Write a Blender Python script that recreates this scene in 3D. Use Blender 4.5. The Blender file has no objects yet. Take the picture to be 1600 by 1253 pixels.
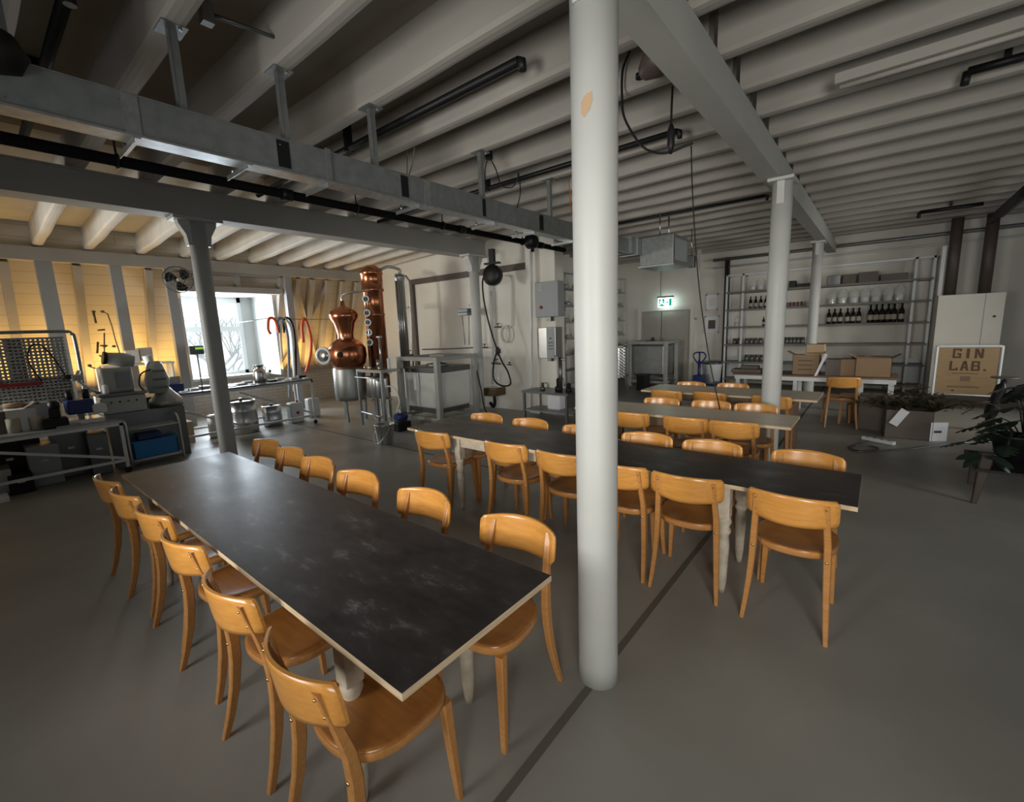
import bpy, bmesh, math, random
from mathutils import Vector, Matrix, Euler
PI = math.pi
ORD = 'first second third fourth fifth sixth seventh eighth ninth tenth eleventh twelfth thirteenth fourteenth fifteenth sixteenth seventeenth eighteenth nineteenth twentieth twenty-first twenty-second twenty-third twenty-fourth twenty-fifth'.split()
random.seed(7)
S = bpy.context.scene
COL = S.collection

# ------------------------------------------------------------------ camera
CAM_H, CAM_F, PITCH, ROLL, YAW = 1.70, 698.0, 0.163, 0.038, 0.689
_F = Vector((0, math.cos(PITCH), -math.sin(PITCH))); _R = Vector((1, 0, 0)); _U = _R.cross(_F)
_r = _R * math.cos(ROLL) - _U * math.sin(ROLL); _u = _U * math.cos(ROLL) + _R * math.sin(ROLL)
_Z = Matrix.Rotation(YAW, 3, 'Z')
_r, _u, _F = _Z @ _r, _Z @ _u, _Z @ _F
cd = bpy.data.cameras.new('camera'); cam = bpy.data.objects.new('camera', cd); COL.objects.link(cam)
cd.sensor_fit = 'HORIZONTAL'; cd.sensor_width = 36; cd.lens = 36 * CAM_F / 1600; cd.clip_start = .02
m = Matrix((_r, _u, -_F)).transposed().to_4x4(); m.translation = (0, 0, CAM_H); cam.matrix_world = m
S.camera = cam

# ------------------------------------------------------------------ world, light, exposure
w = bpy.data.worlds.new('sky'); S.world = w; w.use_nodes = True
bg = w.node_tree.nodes['Background']; bg.inputs[0].default_value = (.78, .88, 1, 1); bg.inputs[1].default_value = 2.2
S.view_settings.view_transform = 'Standard'; S.view_settings.look = 'None'
S.view_settings.gamma = 1; S.view_settings.exposure = 0.0

def area(name, loc, target, sx, sy, power, color, spread=180):
    l = bpy.data.lights.new(name, 'AREA'); l.shape = 'RECTANGLE'; l.size = sx; l.size_y = sy
    l.energy = power; l.color = color; l.spread = math.radians(spread)
    o = bpy.data.objects.new(name, l); COL.objects.link(o); o.location = loc
    o.rotation_euler = (Vector(target) - Vector(loc)).to_track_quat('-Z', 'Y').to_euler(); return o
DAY = (1.0, .97, .90)
# daylight by back and dormer windows; far left and right ones added as fill
area('window_daylight_back', (1.35, -1.62, 1.75), (-.9, 4, 1.75), 1.3, 1.3, 36, DAY, 84)
area('window_daylight_back', (-2.05, -1.62, 1.75), (-2.5, 4, 1.45), 1.3, 1.3, 29, DAY, 80)
area('window_daylight_back', (-8.9, -1.62, 1.75), (-8.0, 4, 1.7), 1.3, 1.3, 52, DAY, 84)  # added unseen window, lights the still wall and eaves benches
area('window_daylight_right', (4.55, 3.6, 1.7), (0, 6.4, .8), 1.3, 1.3, 13, DAY, 80)
area('window_daylight_right', (4.55, 8.6, 1.7), (-4, 11.0, .6), 1.3, 1.3, 27, DAY, 75)  # unseen window light added to fill the deep end
area('window_daylight_dormer', (-12.1, 3.72, 1.7), (-6, 3.2, 1.9), 1.2, 1.7, 125, (.80, .90, 1.0))
WARM = (1.0, .60, .17)
for y, p in ((-.4, 12), (.5, 13), (1.45, 10), (2.35, 13), (5.15, 15), (6.3, 7)):
    area('warm_eaves_glow', (-10.98, y, .93), (-11.15, y, 2.5), .8, .3, p, WARM)

# ------------------------------------------------------------------ materials
def mat(name, color, rough=.6, metal=0, noise=None, bump=0, coat=0, alpha=None, emit=None, trans=0, spec=.5):
    """noise = (scale, second colour, contrast, (sx,sy,sz) stretch)"""
    M = bpy.data.materials.new(name); M.use_nodes = True; nt = M.node_tree; b = nt.nodes['Principled BSDF']
    b.inputs['Base Color'].default_value = (*color, 1); b.inputs['Roughness'].default_value = rough
    b.inputs['Metallic'].default_value = metal; b.inputs['Specular IOR Level'].default_value = spec
    if coat: b.inputs['Coat Weight'].default_value = coat; b.inputs['Coat Roughness'].default_value = .15
    if trans: b.inputs['Transmission Weight'].default_value = trans
    if alpha is not None: b.inputs['Alpha'].default_value = alpha
    if emit: b.inputs['Emission Color'].default_value = (*emit[0], 1); b.inputs['Emission Strength'].default_value = emit[1]
    if noise:
        tc = nt.nodes.new('ShaderNodeTexCoord'); mp = nt.nodes.new('ShaderNodeMapping'); n = nt.nodes.new('ShaderNodeTexNoise')
        r = nt.nodes.new('ShaderNodeValToRGB'); k = noise[2]
        mp.inputs['Scale'].default_value = noise[3] if len(noise) > 3 else (1, 1, 1)
        n.inputs['Scale'].default_value = noise[0]; n.inputs['Detail'].default_value = 6
        r.color_ramp.elements[0].position = .5 - k; r.color_ramp.elements[1].position = .5 + k
        r.color_ramp.elements[0].color = (*color, 1); r.color_ramp.elements[1].color = (*noise[1], 1)
        L = nt.links.new; L(tc.outputs['Object'], mp.inputs[0]); L(mp.outputs[0], n.inputs[0]); L(n.outputs[0], r.inputs[0]); L(r.outputs[0], b.inputs['Base Color'])
        if bump:
            bp = nt.nodes.new('ShaderNodeBump'); bp.inputs['Strength'].default_value = bump; bp.inputs['Distance'].default_value = .01
            L(n.outputs[0], bp.inputs['Height']); L(bp.outputs[0], b.inputs['Normal'])
    return M
def hexc(r, g, b):
    f = lambda v: ((v / 255 + .055) / 1.055) ** 2.4 if v > 10 else v / 3295
    return (f(r), f(g), f(b))

M = {}
M['wall'] = mat('wall_paint', (.76, .73, .66), .8, noise=(1.3, (.66, .63, .56), .25), bump=.15)
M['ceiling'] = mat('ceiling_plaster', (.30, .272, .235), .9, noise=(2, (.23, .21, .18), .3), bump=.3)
M['joist'] = mat('joist_paint', (.46, .43, .385), .75, noise=(3, (.34, .315, .28), .3, (.25, 1, 1)), bump=.3)
M['beam'] = mat('beam_paint', (.42, .42, .385), .65, noise=(2, (.36, .36, .33), .3))
M['column'] = mat('column_paint', (.52, .525, .50), .5, noise=(2.5, (.44, .445, .425), .3), bump=.1)
M['plate_wood'] = mat('painted_timber_grey', (.46, .445, .41), .7, noise=(3, (.39, .375, .345), .3))
M['post_wood'] = mat('painted_timber_blue_grey', (.36, .37, .375), .7)
M['rafter'] = mat('rafter_paint', (.44, .41, .37), .7, noise=(3, (.36, .33, .29), .3))
M['galv'] = mat('galvanised_steel', (.30, .315, .305), .45, .6, noise=(14, (.23, .245, .24), .2))
M['galv_light'] = mat('bright_galvanised_steel', (.55, .57, .57), .35, .85, noise=(20, (.4, .42, .42), .2))
M['black'] = mat('black_plastic', (.010, .010, .011), .45, spec=.3)
M['blackpipe'] = mat('black_pipe_foam', (.008, .0075, .008), .75, spec=.12)
M['white_metal'] = mat('white_powder_coat', (.68, .70, .70), .4)
M['grey_metal'] = mat('grey_painted_metal', (.30, .32, .33), .45)
M['steel'] = mat('stainless_steel', (.55, .56, .56), .28, 1)
M['steel_dull'] = mat('brushed_stainless_steel', (.48, .49, .48), .45, 1, noise=(6, (.36, .37, .36), .3))
M['steel_dark'] = mat('dark_steel', (.18, .19, .19), .4, .9)
M['copper'] = mat('polished_copper', (.62, .25, .13), .25, 1, noise=(5, (.42, .15, .07), .3))
M['glass'] = mat('clear_glass', (.85, .9, .9), .05, 0, alpha=.28, spec=.8)
M['bottle'] = mat('dark_bottle_glass', (.010, .009, .007), .12, spec=.7)
M['label'] = mat('paper_label', (.42, .38, .31), .8)
M['card'] = mat('cardboard', (.33, .22, .13), .85, noise=(4, (.26, .17, .10), .3))
M['card_light'] = mat('light_cardboard', (.50, .37, .23), .85, noise=(4, (.42, .30, .18), .3))
M['card_grey'] = mat('grey_brown_cardboard', (.17, .14, .12), .9, noise=(4, (.12, .10, .085), .3))
M['paper'] = mat('white_paper', (.78, .80, .84), .8)
M['red'] = mat('red_plastic', (.30, .02, .02), .5)
M['blue'] = mat('blue_plastic', (.01, .16, .42), .4)
M['darkblue'] = mat('dark_blue_plastic', (.01, .03, .13), .4)
M['orange'] = mat('orange_rubber', (.75, .10, .01), .5)
M['rubber_red'] = mat('rust_red_rubber', (.42, .10, .03), .5)
M['hosegrey'] = mat('blue_grey_hose', (.20, .22, .28), .5)
M['hosewhite'] = mat('white_hose', (.7, .68, .62), .5)
M['brass'] = mat('brass', (.75, .55, .28), .25, 1)
M['bronze'] = mat('aged_bronze', (.16, .11, .06), .4, .7)
M['leg_white'] = mat('cream_painted_leg', (.62, .55, .44), .6, noise=(18, (.40, .33, .24), .25), bump=.3)
M['ply_edge'] = mat('pale_plywood_edge', (.66, .52, .34), .6, noise=(30, (.45, .33, .2), .3, (.3, .3, 3)))
M['tote'] = mat('milky_tank_plastic', (.68, .69, .65), .5, noise=(2.5, (.54, .55, .51), .3))
M['machine'] = mat('machine_grey_green_enamel', (.42, .44, .42), .4)
M['leaf'] = mat('dark_glossy_leaf', (.012, .022, .014), .35)
M['weed'] = mat('olive_dry_foliage', (.055, .048, .02), .7)
M['darkbrown'] = mat('dark_brown_wood', (.05, .032, .022), .5)
M['duct_brown'] = mat('brown_grey_metal', (.10, .075, .065), .5)
M['door'] = mat('door_paint', (.40, .38, .33), .6, noise=(2, (.35, .33, .29), .3))
M['letter'] = mat('burnt_brown_lettering', (.07, .04, .018), .7)
M['shelf_grey'] = mat('dark_grey_shelf_board', (.16, .155, .14), .5)
M['zinc'] = mat('dull_zinc_sheet', (.42, .42, .40), .5, .2, noise=(7, (.34, .345, .33), .3))
M['smoke'] = mat('smoky_jar', (.10, .10, .085), .2)
M['wineglass'] = mat('red_brown_glass', (.12, .045, .035), .2)
M['chip'] = mat('bare_plaster', (.45, .30, .18), .9)
M['green'] = mat('exit_green', (.0, .16, .10), .5, emit=((.0, .30, .18), 1.2))
M['signwhite'] = mat('lit_sign_white', (.8, .9, .9), .5, emit=((.75, 1, .95), 4.5))
M['screen'] = mat('green_display', (.2, .5, .05), .4, emit=((.3, .7, .1), .7))
M['lens'] = mat('lit_sign_tube', (.8, .9, .9), .5, emit=((.8, 1, .97), 1.4))

def wood_mat(name, c1, c2, rough, coat):
    m_ = bpy.data.materials.new(name); m_.use_nodes = True; nt = m_.node_tree; b = nt.nodes['Principled BSDF']; L = nt.links.new
    b.inputs['Roughness'].default_value = rough; b.inputs['Coat Weight'].default_value = coat; b.inputs['Coat Roughness'].default_value = .2
    tc = nt.nodes.new('ShaderNodeTexCoord'); mp = nt.nodes.new('ShaderNodeMapping'); mp.inputs['Scale'].default_value = (1.2, 14, 14)
    oi = nt.nodes.new('ShaderNodeObjectInfo'); ad = nt.nodes.new('ShaderNodeVectorMath'); ad.operation = 'ADD'
    n = nt.nodes.new('ShaderNodeTexNoise'); n.inputs['Scale'].default_value = 4; n.inputs['Detail'].default_value = 5
    r = nt.nodes.new('ShaderNodeValToRGB'); r.color_ramp.elements[0].position = .3; r.color_ramp.elements[1].position = .7
    r.color_ramp.elements[0].color = (*c1, 1); r.color_ramp.elements[1].color = (*c2, 1)
    L(tc.outputs['Object'], mp.inputs[0]); L(mp.outputs[0], ad.inputs[0]); L(oi.outputs['Random'], ad.inputs[1]); L(ad.outputs[0], n.inputs[0]); L(n.outputs[0], r.inputs[0]); L(r.outputs[0], b.inputs['Base Color'])
    return m_
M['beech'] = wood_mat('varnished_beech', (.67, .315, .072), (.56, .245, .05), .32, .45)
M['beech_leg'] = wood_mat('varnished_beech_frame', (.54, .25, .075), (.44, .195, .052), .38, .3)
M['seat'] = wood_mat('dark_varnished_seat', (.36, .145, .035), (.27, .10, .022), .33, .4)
M['oldtop'] = wood_mat('weathered_plank_top', (.78, .68, .52), (.66, .56, .42), .38, .1)
M['tan_board'] = wood_mat('tan_board', (.33, .22, .11), (.27, .175, .085), .6, 0)
M['brown_table'] = wood_mat('brown_table_wood', (.20, .125, .08), (.15, .09, .06), .6, 0)

def dark_top():
    m_ = bpy.data.materials.new('dark_film_faced_top'); m_.use_nodes = True; nt = m_.node_tree; b = nt.nodes['Principled BSDF']; L = nt.links.new
    tc = nt.nodes.new('ShaderNodeTexCoord'); mp = nt.nodes.new('ShaderNodeMapping'); mp.inputs['Scale'].default_value = (1, 2.2, 1); mp.inputs['Rotation'].default_value = (0, 0, .3)
    n = nt.nodes.new('ShaderNodeTexNoise'); n.inputs['Scale'].default_value = 4.5; n.inputs['Detail'].default_value = 10; n.inputs['Roughness'].default_value = .75
    r = nt.nodes.new('ShaderNodeValToRGB'); e = r.color_ramp.elements
    e[0].position = .35; e[0].color = (.018, .013, .012, 1); e[1].position = .58; e[1].color = (.042, .035, .034, 1)
    x = e.new(.66); x.color = (.11, .10, .098, 1); x = e.new(.74); x.color = (.24, .22, .21, 1)
    L(tc.outputs['Object'], mp.inputs[0]); L(mp.outputs[0], n.inputs[0]); L(n.outputs[0], r.inputs[0]); L(r.outputs[0], b.inputs['Base Color'])
    n2 = nt.nodes.new('ShaderNodeTexNoise'); n2.inputs['Scale'].default_value = 3; n2.inputs['Detail'].default_value = 8
    r2 = nt.nodes.new('ShaderNodeMapRange'); r2.inputs[3].default_value = .20; r2.inputs[4].default_value = .48
    L(mp.outputs[0], n2.inputs[0]); L(n2.outputs[0], r2.inputs[0]); L(r2.outputs[0], b.inputs['Roughness'])
    return m_
M['dark_top'] = dark_top()

def floor_mat():
    m_ = bpy.data.materials.new('sealed_concrete'); m_.use_nodes = True; nt = m_.node_tree; b = nt.nodes['Principled BSDF']; L = nt.links.new
    tc = nt.nodes.new('ShaderNodeTexCoord')
    n = nt.nodes.new('ShaderNodeTexNoise'); n.inputs['Scale'].default_value = .9; n.inputs['Detail'].default_value = 8
    r = nt.nodes.new('ShaderNodeValToRGB'); e = r.color_ramp.elements; e[0].position = .3; e[0].color = (.24, .232, .205, 1); e[1].position = .7; e[1].color = (.33, .32, .285, 1)
    L(tc.outputs['Object'], n.inputs[0]); L(n.outputs[0], r.inputs[0])
    L(r.outputs[0], b.inputs['Base Color'])
    n2 = nt.nodes.new('ShaderNodeTexNoise'); n2.inputs['Scale'].default_value = 2.5; n2.inputs['Detail'].default_value = 6
    r2 = nt.nodes.new('ShaderNodeMapRange'); r2.inputs[3].default_value = .28; r2.inputs[4].default_value = .52
    L(tc.outputs['Object'], n2.inputs[0]); L(n2.outputs[0], r2.inputs[0]); L(r2.outputs[0], b.inputs['Roughness'])
    return m_
M['floor'] = floor_mat(); M['joint'] = mat('joint_filler', (.12, .11, .09), .7)

def board_mat(name, c1, c2, h, axis='Z', brick=False):
    m_ = bpy.data.materials.new(name); m_.use_nodes = True; nt = m_.node_tree; b = nt.nodes['Principled BSDF']; L = nt.links.new
    b.inputs['Roughness'].default_value = .75
    tc = nt.nodes.new('ShaderNodeTexCoord'); sp = nt.nodes.new('ShaderNodeSeparateXYZ'); cb = nt.nodes.new('ShaderNodeCombineXYZ')
    L(tc.outputs['Object'], sp.inputs[0]); L(sp.outputs['Y'], cb.inputs[0]); L(sp.outputs['Z'], cb.inputs[1])
    br = nt.nodes.new('ShaderNodeTexBrick'); br.inputs['Scale'].default_value = 1
    br.inputs['Brick Width'].default_value = .25 if brick else 4.0; br.inputs['Row Height'].default_value = h
    br.inputs['Mortar Size'].default_value = .008 if brick else .004
    br.inputs['Color1'].default_value = (*c1, 1); br.inputs['Color2'].default_value = (*[v * .93 for v in c1], 1); br.inputs['Mortar'].default_value = (*c2, 1)
    L(cb.outputs[0], br.inputs[0]); L(br.outputs[0], b.inputs['Base Color'])
    return m_
M['boards'] = board_mat('painted_roof_boards', (.76, .68, .55), (.50, .43, .33), .17)
M['brick'] = board_mat('whitewashed_brick', (.52, .49, .44), (.38, .35, .31), .08, brick=True)

# ------------------------------------------------------------------ helpers
def px(x, y, ax, v):
    """world point on the plane ax = v seen at photo pixel x, y (used to read off real positions)"""
    d = _r * (x - 800) + _u * (626.5 - y) + _F * CAM_F
    o = Vector((0, 0, CAM_H)); i = 'xyz'.index(ax); return o + d * ((v - o[i]) / d[i])

class MB:
    def __init__(s): s.bm = bmesh.new()
    def _new(s, f, mtx=None, mi=0):
        n0 = len(s.bm.verts); f0 = len(s.bm.faces); f(); s.bm.verts.ensure_lookup_table(); s.bm.faces.ensure_lookup_table()
        if mtx is not None:
            bmesh.ops.transform(s.bm, matrix=mtx, verts=s.bm.verts[n0:])
        for fc in s.bm.faces[f0:]: fc.material_index = mi
    def box(s, x0, x1, y0, y1, z0, z1, bev=0, mtx=None, mi=0):
        def f():
            r = bmesh.ops.create_cube(s.bm, size=1)
            bmesh.ops.transform(s.bm, matrix=Matrix.Translation(((x0+x1)/2, (y0+y1)/2, (z0+z1)/2)) @ Matrix.Diagonal((abs(x1-x0), abs(y1-y0), abs(z1-z0), 1)), verts=r['verts'])
            if bev:
                es = {e for v in r['verts'] for e in v.link_edges}
                bmesh.ops.bevel(s.bm, geom=list(es), offset=bev, segments=2, affect='EDGES', profile=.5)
        s._new(f, mtx, mi); return s
    def bar(s, p, q, w, h=None, up=(0, 0, 1), mi=0):
        p, q = Vector(p), Vector(q); h = h or w; d = (q - p); L = d.length; d.normalize(); u = Vector(up)
        if abs(d.dot(u)) > .98: u = Vector((0, 1, 0))
        sx = d.cross(u).normalized(); uz = sx.cross(d)
        mt = Matrix((sx, d, uz)).transposed().to_4x4(); mt.translation = (p + q) / 2
        return s.box(-w/2, w/2, -L/2, L/2, -h/2, h/2, mtx=mt, mi=mi)
    def tube(s, pts, r, seg=8, closed=False, mi=0, cap=True):
        pts = [Vector(p) for p in pts]; n = len(pts); rs = r if isinstance(r, (list, tuple)) else [r] * n
        def f():
            rings = []; up = None
            for i in range(n):
                a = pts[(i-1) % n] if (i or closed) else pts[0]; b = pts[(i+1) % n] if (i < n-1 or closed) else pts[-1]
                t = (b - a).normalized()
                if up is None:
                    up = Vector((0, 0, 1)) if abs(t.z) < .9 else Vector((1, 0, 0))
                sx = t.cross(up)
                if sx.length < 1e-5: sx = t.orthogonal()
                sx.normalize(); up = sx.cross(t).normalized()
                rings.append([s.bm.verts.new(pts[i] + (sx * math.cos(2*PI*k/seg) + up * math.sin(2*PI*k/seg)) * rs[i]) for k in range(seg)])
            for i in range(n - (0 if closed else 1)):
                A, B = rings[i], rings[(i+1) % n]
                for k in range(seg): s.bm.faces.new((A[k], A[(k+1) % seg], B[(k+1) % seg], B[k])).smooth = True
            if not closed and cap:
                s.bm.faces.new(list(reversed(rings[0]))); s.bm.faces.new(rings[-1])
        s._new(f, None, mi); return s
    def cyl(s, x, y, z0, z1, r, seg=20, r2=None, mi=0):
        return s.lathe([(r, z0), (r2 if r2 is not None else r, z1)], (x, y, 0), seg, mi=mi)
    def lathe(s, prof, c=(0, 0, 0), seg=20, mtx=None, mi=0, cap=True):
        def f():
            rings = [[s.bm.verts.new((c[0] + max(r, 1e-4)*math.cos(2*PI*k/seg), c[1] + max(r, 1e-4)*math.sin(2*PI*k/seg), c[2] + z)) for k in range(seg)] for r, z in prof]
            for A, B in zip(rings, rings[1:]):
                for k in range(seg): s.bm.faces.new((A[k], A[(k+1) % seg], B[(k+1) % seg], B[k])).smooth = True
            if cap:
                s.bm.faces.new(list(reversed(rings[0]))); s.bm.faces.new(rings[-1])
        s._new(f, mtx, mi); return s
    def prism(s, poly, z0, z1, mtx=None, mi=0, smooth=False):
        def f():
            A = [s.bm.verts.new((x, y, z0)) for x, y in poly]; B = [s.bm.verts.new((x, y, z1)) for x, y in poly]; n = len(poly)
            s.bm.faces.new(list(reversed(A))); s.bm.faces.new(B)
            for k in range(n): s.bm.faces.new((A[k], A[(k+1) % n], B[(k+1) % n], B[k])).smooth = smooth
        s._new(f, mtx, mi); return s
    def quad(s, *p, mi=0):
        def f(): s.bm.faces.new([s.bm.verts.new(v) for v in p])
        s._new(f, None, mi); return s
    def torus(s, c, R_, r, axis='z', seg=20, rs=6, mi=0):
        c = Vector(c); P = []
        for k in range(seg):
            a, b = R_*math.cos(2*PI*k/seg), R_*math.sin(2*PI*k/seg)
            P.append(c + Vector({'z': (a, b, 0), 'y': (a, 0, b), 'x': (0, a, b)}[axis]))
        return s.tube(P, r, rs, closed=True, mi=mi)
    def build(s, name, mats, parent=None):
        bmesh.ops.recalc_face_normals(s.bm, faces=s.bm.faces[:])
        me = bpy.data.meshes.new(name); s.bm.to_mesh(me); s.bm.free()
        for k in (mats if isinstance(mats, (list, tuple)) else [mats]): me.materials.append(M[k])
        o = bpy.data.objects.new(name, me); COL.objects.link(o)
        if parent: o.parent = parent
        return o
def thing(name, label, cat, loc=(0, 0, 0), rz=0, group=None):
    o = bpy.data.objects.new(name, None); COL.objects.link(o); o.empty_display_size = .1
    o.location = loc; o.rotation_euler = (0, 0, rz); return tag(o, label, cat, group)
def tag(o, label, cat, group=None, kind=None):
    o['label'] = label; o['category'] = cat
    if group: o['group'] = group
    if kind: o['kind'] = kind
    return o
def struct(o): o['kind'] = 'structure'; return o
def dup(root, loc, rz, label=None, group=None):
    r = root.copy(); COL.objects.link(r); r.location = loc; r.rotation_euler = (0, 0, rz)
    if label: r['label'] = label
    if group: r['group'] = group
    for ch in root.children:
        c = ch.copy(); COL.objects.link(c); c.parent = r
        for g in ch.children:
            d = g.copy(); COL.objects.link(d); d.parent = c
    return r
def curve_pts(pts, n=6):
    """Catmull-Rom through pts"""
    P = [Vector(p) for p in pts]; P = [2*P[0]-P[1]] + P + [2*P[-1]-P[-2]]; out = []
    for i in range(1, len(P)-2):
        for k in range(n):
            t = k / n; a, b, c, d = P[i-1], P[i], P[i+1], P[i+2]
            out.append(.5*((2*b) + (c-a)*t + (2*a-5*b+4*c-d)*t*t + (3*b-a-3*c+d)*t**3))
    out.append(P[-2]); return out

# ------------------------------------------------------------------ setting
XW, YB, YM, XR, YS = -11.6, 13.2, 7.15, 4.7, -1.7       # eaves wall, back wall, still wall, right wall, wall behind
JB, CZ = 3.46, 3.80                                     # joist undersides, ceiling boards
struct(MB().box(XW-1, XR+.2, YS-.2, YB+.2, -.12, 0).build('floor', 'floor'))
g = MB().box(-.965, -.928, -1.6, YB-.1, 0, .0015)
struct(g.build('trim_1', 'joint'))                 # filled joint in the floor along the columns
gm = MB().box(-9.3, -.98, 3.9, 3.93, 0, .0012); struct(gm.build('trim_2', 'joint'))
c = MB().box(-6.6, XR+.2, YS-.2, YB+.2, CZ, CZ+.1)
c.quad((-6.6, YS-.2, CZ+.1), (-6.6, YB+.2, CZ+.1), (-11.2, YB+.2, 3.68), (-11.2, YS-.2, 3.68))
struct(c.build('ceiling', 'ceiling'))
M['eaves_white'] = mat('whitewashed_boards', (.62, .60, .55), .8, noise=(3, (.50, .47, .42), .3), bump=.3)  # eaves boards and joists in a paler tone than the main ceiling
c = MB().quad((-6.6, YS-.2, CZ), (-6.6, YM, CZ), (-10.9, YM, 3.58), (-10.9, YS-.2, 3.58)); c.quad((-6.6, YS-.2, CZ+.02), (-6.6, YM, CZ+.02), (-10.9, YM, 3.60), (-10.9, YS-.2, 3.60))
struct(c.build('ceiling_eaves', 'eaves_white'))
struct(MB().box(-4.75-6.9-.6, -4.75, YM, YM+.3, 0, CZ).build('wall_still', 'wall'))
struct(MB().box(-4.75, -4.42, YM+.02, YM+.04, 0, .01).build('trim_3', 'wall'))
pil = MB().box(-5.35, -5.12, YM-.10, YM, 0, CZ); struct(pil.build('trim_4', 'wall'))
struct(MB().box(-6.6, XR+.2, YB, YB+.2, 0, CZ).build('wall_back', 'wall'))
struct(MB().box(-6.7, -6.5, YM+.3, YB, 0, CZ).build('wall_recess', 'wall'))
# wall behind the camera, with two windows and one added at far left for its light
def pierced(name, axis, a0, a1, h, at, th, holes, mt):
    b = MB(); cuts = sorted(holes); x = a0
    def put(u0, u1, z0, z1):
        if axis == 'y': b.box(u0, u1, at, at+th, z0, z1)
        else: b.box(at, at+th, u0, u1, z0, z1)
    for u0, u1, z0, z1 in cuts:
        put(x, u0, 0, h); put(u0, u1, 0, z0); put(u0, u1, z1, h); x = u1
    put(x, a1, 0, h); return struct(b.build(name, mt))
pierced('wall_behind', 'y', -11.8, XR+.2, CZ, YS-.2, .2, [(-9.7, -8.1, .95, 2.5), (-2.85, -1.25, .95, 2.5), (.6, 2.1, .95, 2.5)], 'wall')
pierced('wall_right', 'x', YS, YB, CZ, XR, .2, [(2.8, 4.4, .95, 2.5), (7.8, 9.4, .95, 2.5)], 'wall')
# sloping roof boards and brick knee wall on the eaves side, with the dormer opening
D0, D1, DZ, SILL = 2.95, 4.72, 2.66, .88
def slope(z): return -10.62 - (3.35 - z) * (1.0 / 2.5)
b = MB()
def strip(y0, y1, z0, z1):
    b.quad((slope(z0), y0, z0), (slope(z0), y1, z0), (slope(z1), y1, z1), (slope(z1), y0, z1))
    b.quad((slope(z0)-.06, y0, z0), (slope(z0)-.06, y1, z0), (slope(z1)-.06, y1, z1), (slope(z1)-.06, y0, z1))
strip(YS, D0, .85, 3.75); strip(D1, YM+.1, .85, 3.75); strip(D0, D1, DZ, 3.75)
struct(b.build('wall_slope', 'boards'))
struct(MB().box(XW-.1, XW, YS, D0, 0, .86).box(XW-.1, XW, D1, YM+.1, 0, .86).box(XW-.1, XW, D0, D1, 0, .80).build('wall_knee', 'brick'))
struct(MB().box(XW-.02, XW+.12, YS, D0, .84, .90).box(XW-.02, XW+.12, D1, YM, .84, .90).build('trim_5', 'rafter'))
# dormer reveal
WX = -12.15
b = MB()
b.box(WX, -10.95, D1, D1+.06, .80, DZ+.05)                # right cheek
b.box(WX, -10.95, D0-.06, D0, .80, DZ+.05)
b.box(WX, -10.95, D0, D1, DZ, DZ+.06); b.box(WX, XW+.05, D0, D1, .78, .84)
struct(b.build('wall_dormer', 'column'))
struct(MB().box(-10.98, -10.60, D0-.1, D1+.1, DZ-.02, DZ+.10).box(-10.98, -10.62, D0-.1, D1+.1, 2.99, 3.04).box(-10.9, -10.66, D0+.95, D0+1.03, DZ+.1, 3.0).build('trim_6', 'plate_wood'))
b = MB()
Y0, Y1 = D0+.02, 4.46
b.box(WX-.05, WX+.03, Y0, Y0+.07, .84, DZ).box(WX-.05, WX+.03, Y1-.08, Y1, .84, DZ).box(WX-.05, WX+.03, Y0, Y1, DZ-.12, DZ)
b.box(WX-.05, WX+.03, Y0, Y1, .84, .92).box(WX-.05, WX+.04, Y0, Y1, 1.86, 1.98).box(WX-.05, WX+.03, 3.66, 3.74, .84, 1.9)
win = struct(b.build('window_1', 'white_metal'))
MB().box(WX-.02, WX-.012, Y0+.07, Y1-.08, .92, 1.86).box(WX-.02, WX-.012, Y0+.07, Y1-.08, 1.98, DZ-.12).build('window_glass', 'glass', win)
struct(MB().box(WX-.04, WX+.02, Y1, D1, .8, DZ).build('trim_7', 'column'))
for n, (x0, x1) in enumerate(((-2.85, -1.25), (.6, 2.1), (-9.7, -8.1))):  # the far left window is added for its light
    b = MB().box(x0, x1, YS-.1, YS-.04, .95, 1.02).box(x0, x1, YS-.1, YS-.04, 2.43, 2.5).box(x0, x0+.06, YS-.1, YS-.04, 1, 2.45).box(x1-.06, x1, YS-.1, YS-.04, 1, 2.45).box((x0+x1)/2-.03, (x0+x1)/2+.03, YS-.1, YS-.04, 1, 2.45)
    struct(b.build('window_%d' % (n+2), 'white_metal'))
for n, (x0, x1) in enumerate(((2.8, 4.4), (7.8, 9.4))):  # unseen right wall windows, put in for the fill lights
    b = MB().box(XR+.04, XR+.1, x0, x1, .95, 1.02).box(XR+.04, XR+.1, x0, x1, 2.43, 2.5).box(XR+.04, XR+.1, x0, x0+.06, 1, 2.45).box(XR+.04, XR+.1, x1-.06, x1, 1, 2.45).box(XR+.04, XR+.1, (x0+x1)/2-.03, (x0+x1)/2+.03, 1, 2.45)
    struct(b.build('window_%d' % (n+5), 'white_metal'))

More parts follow.
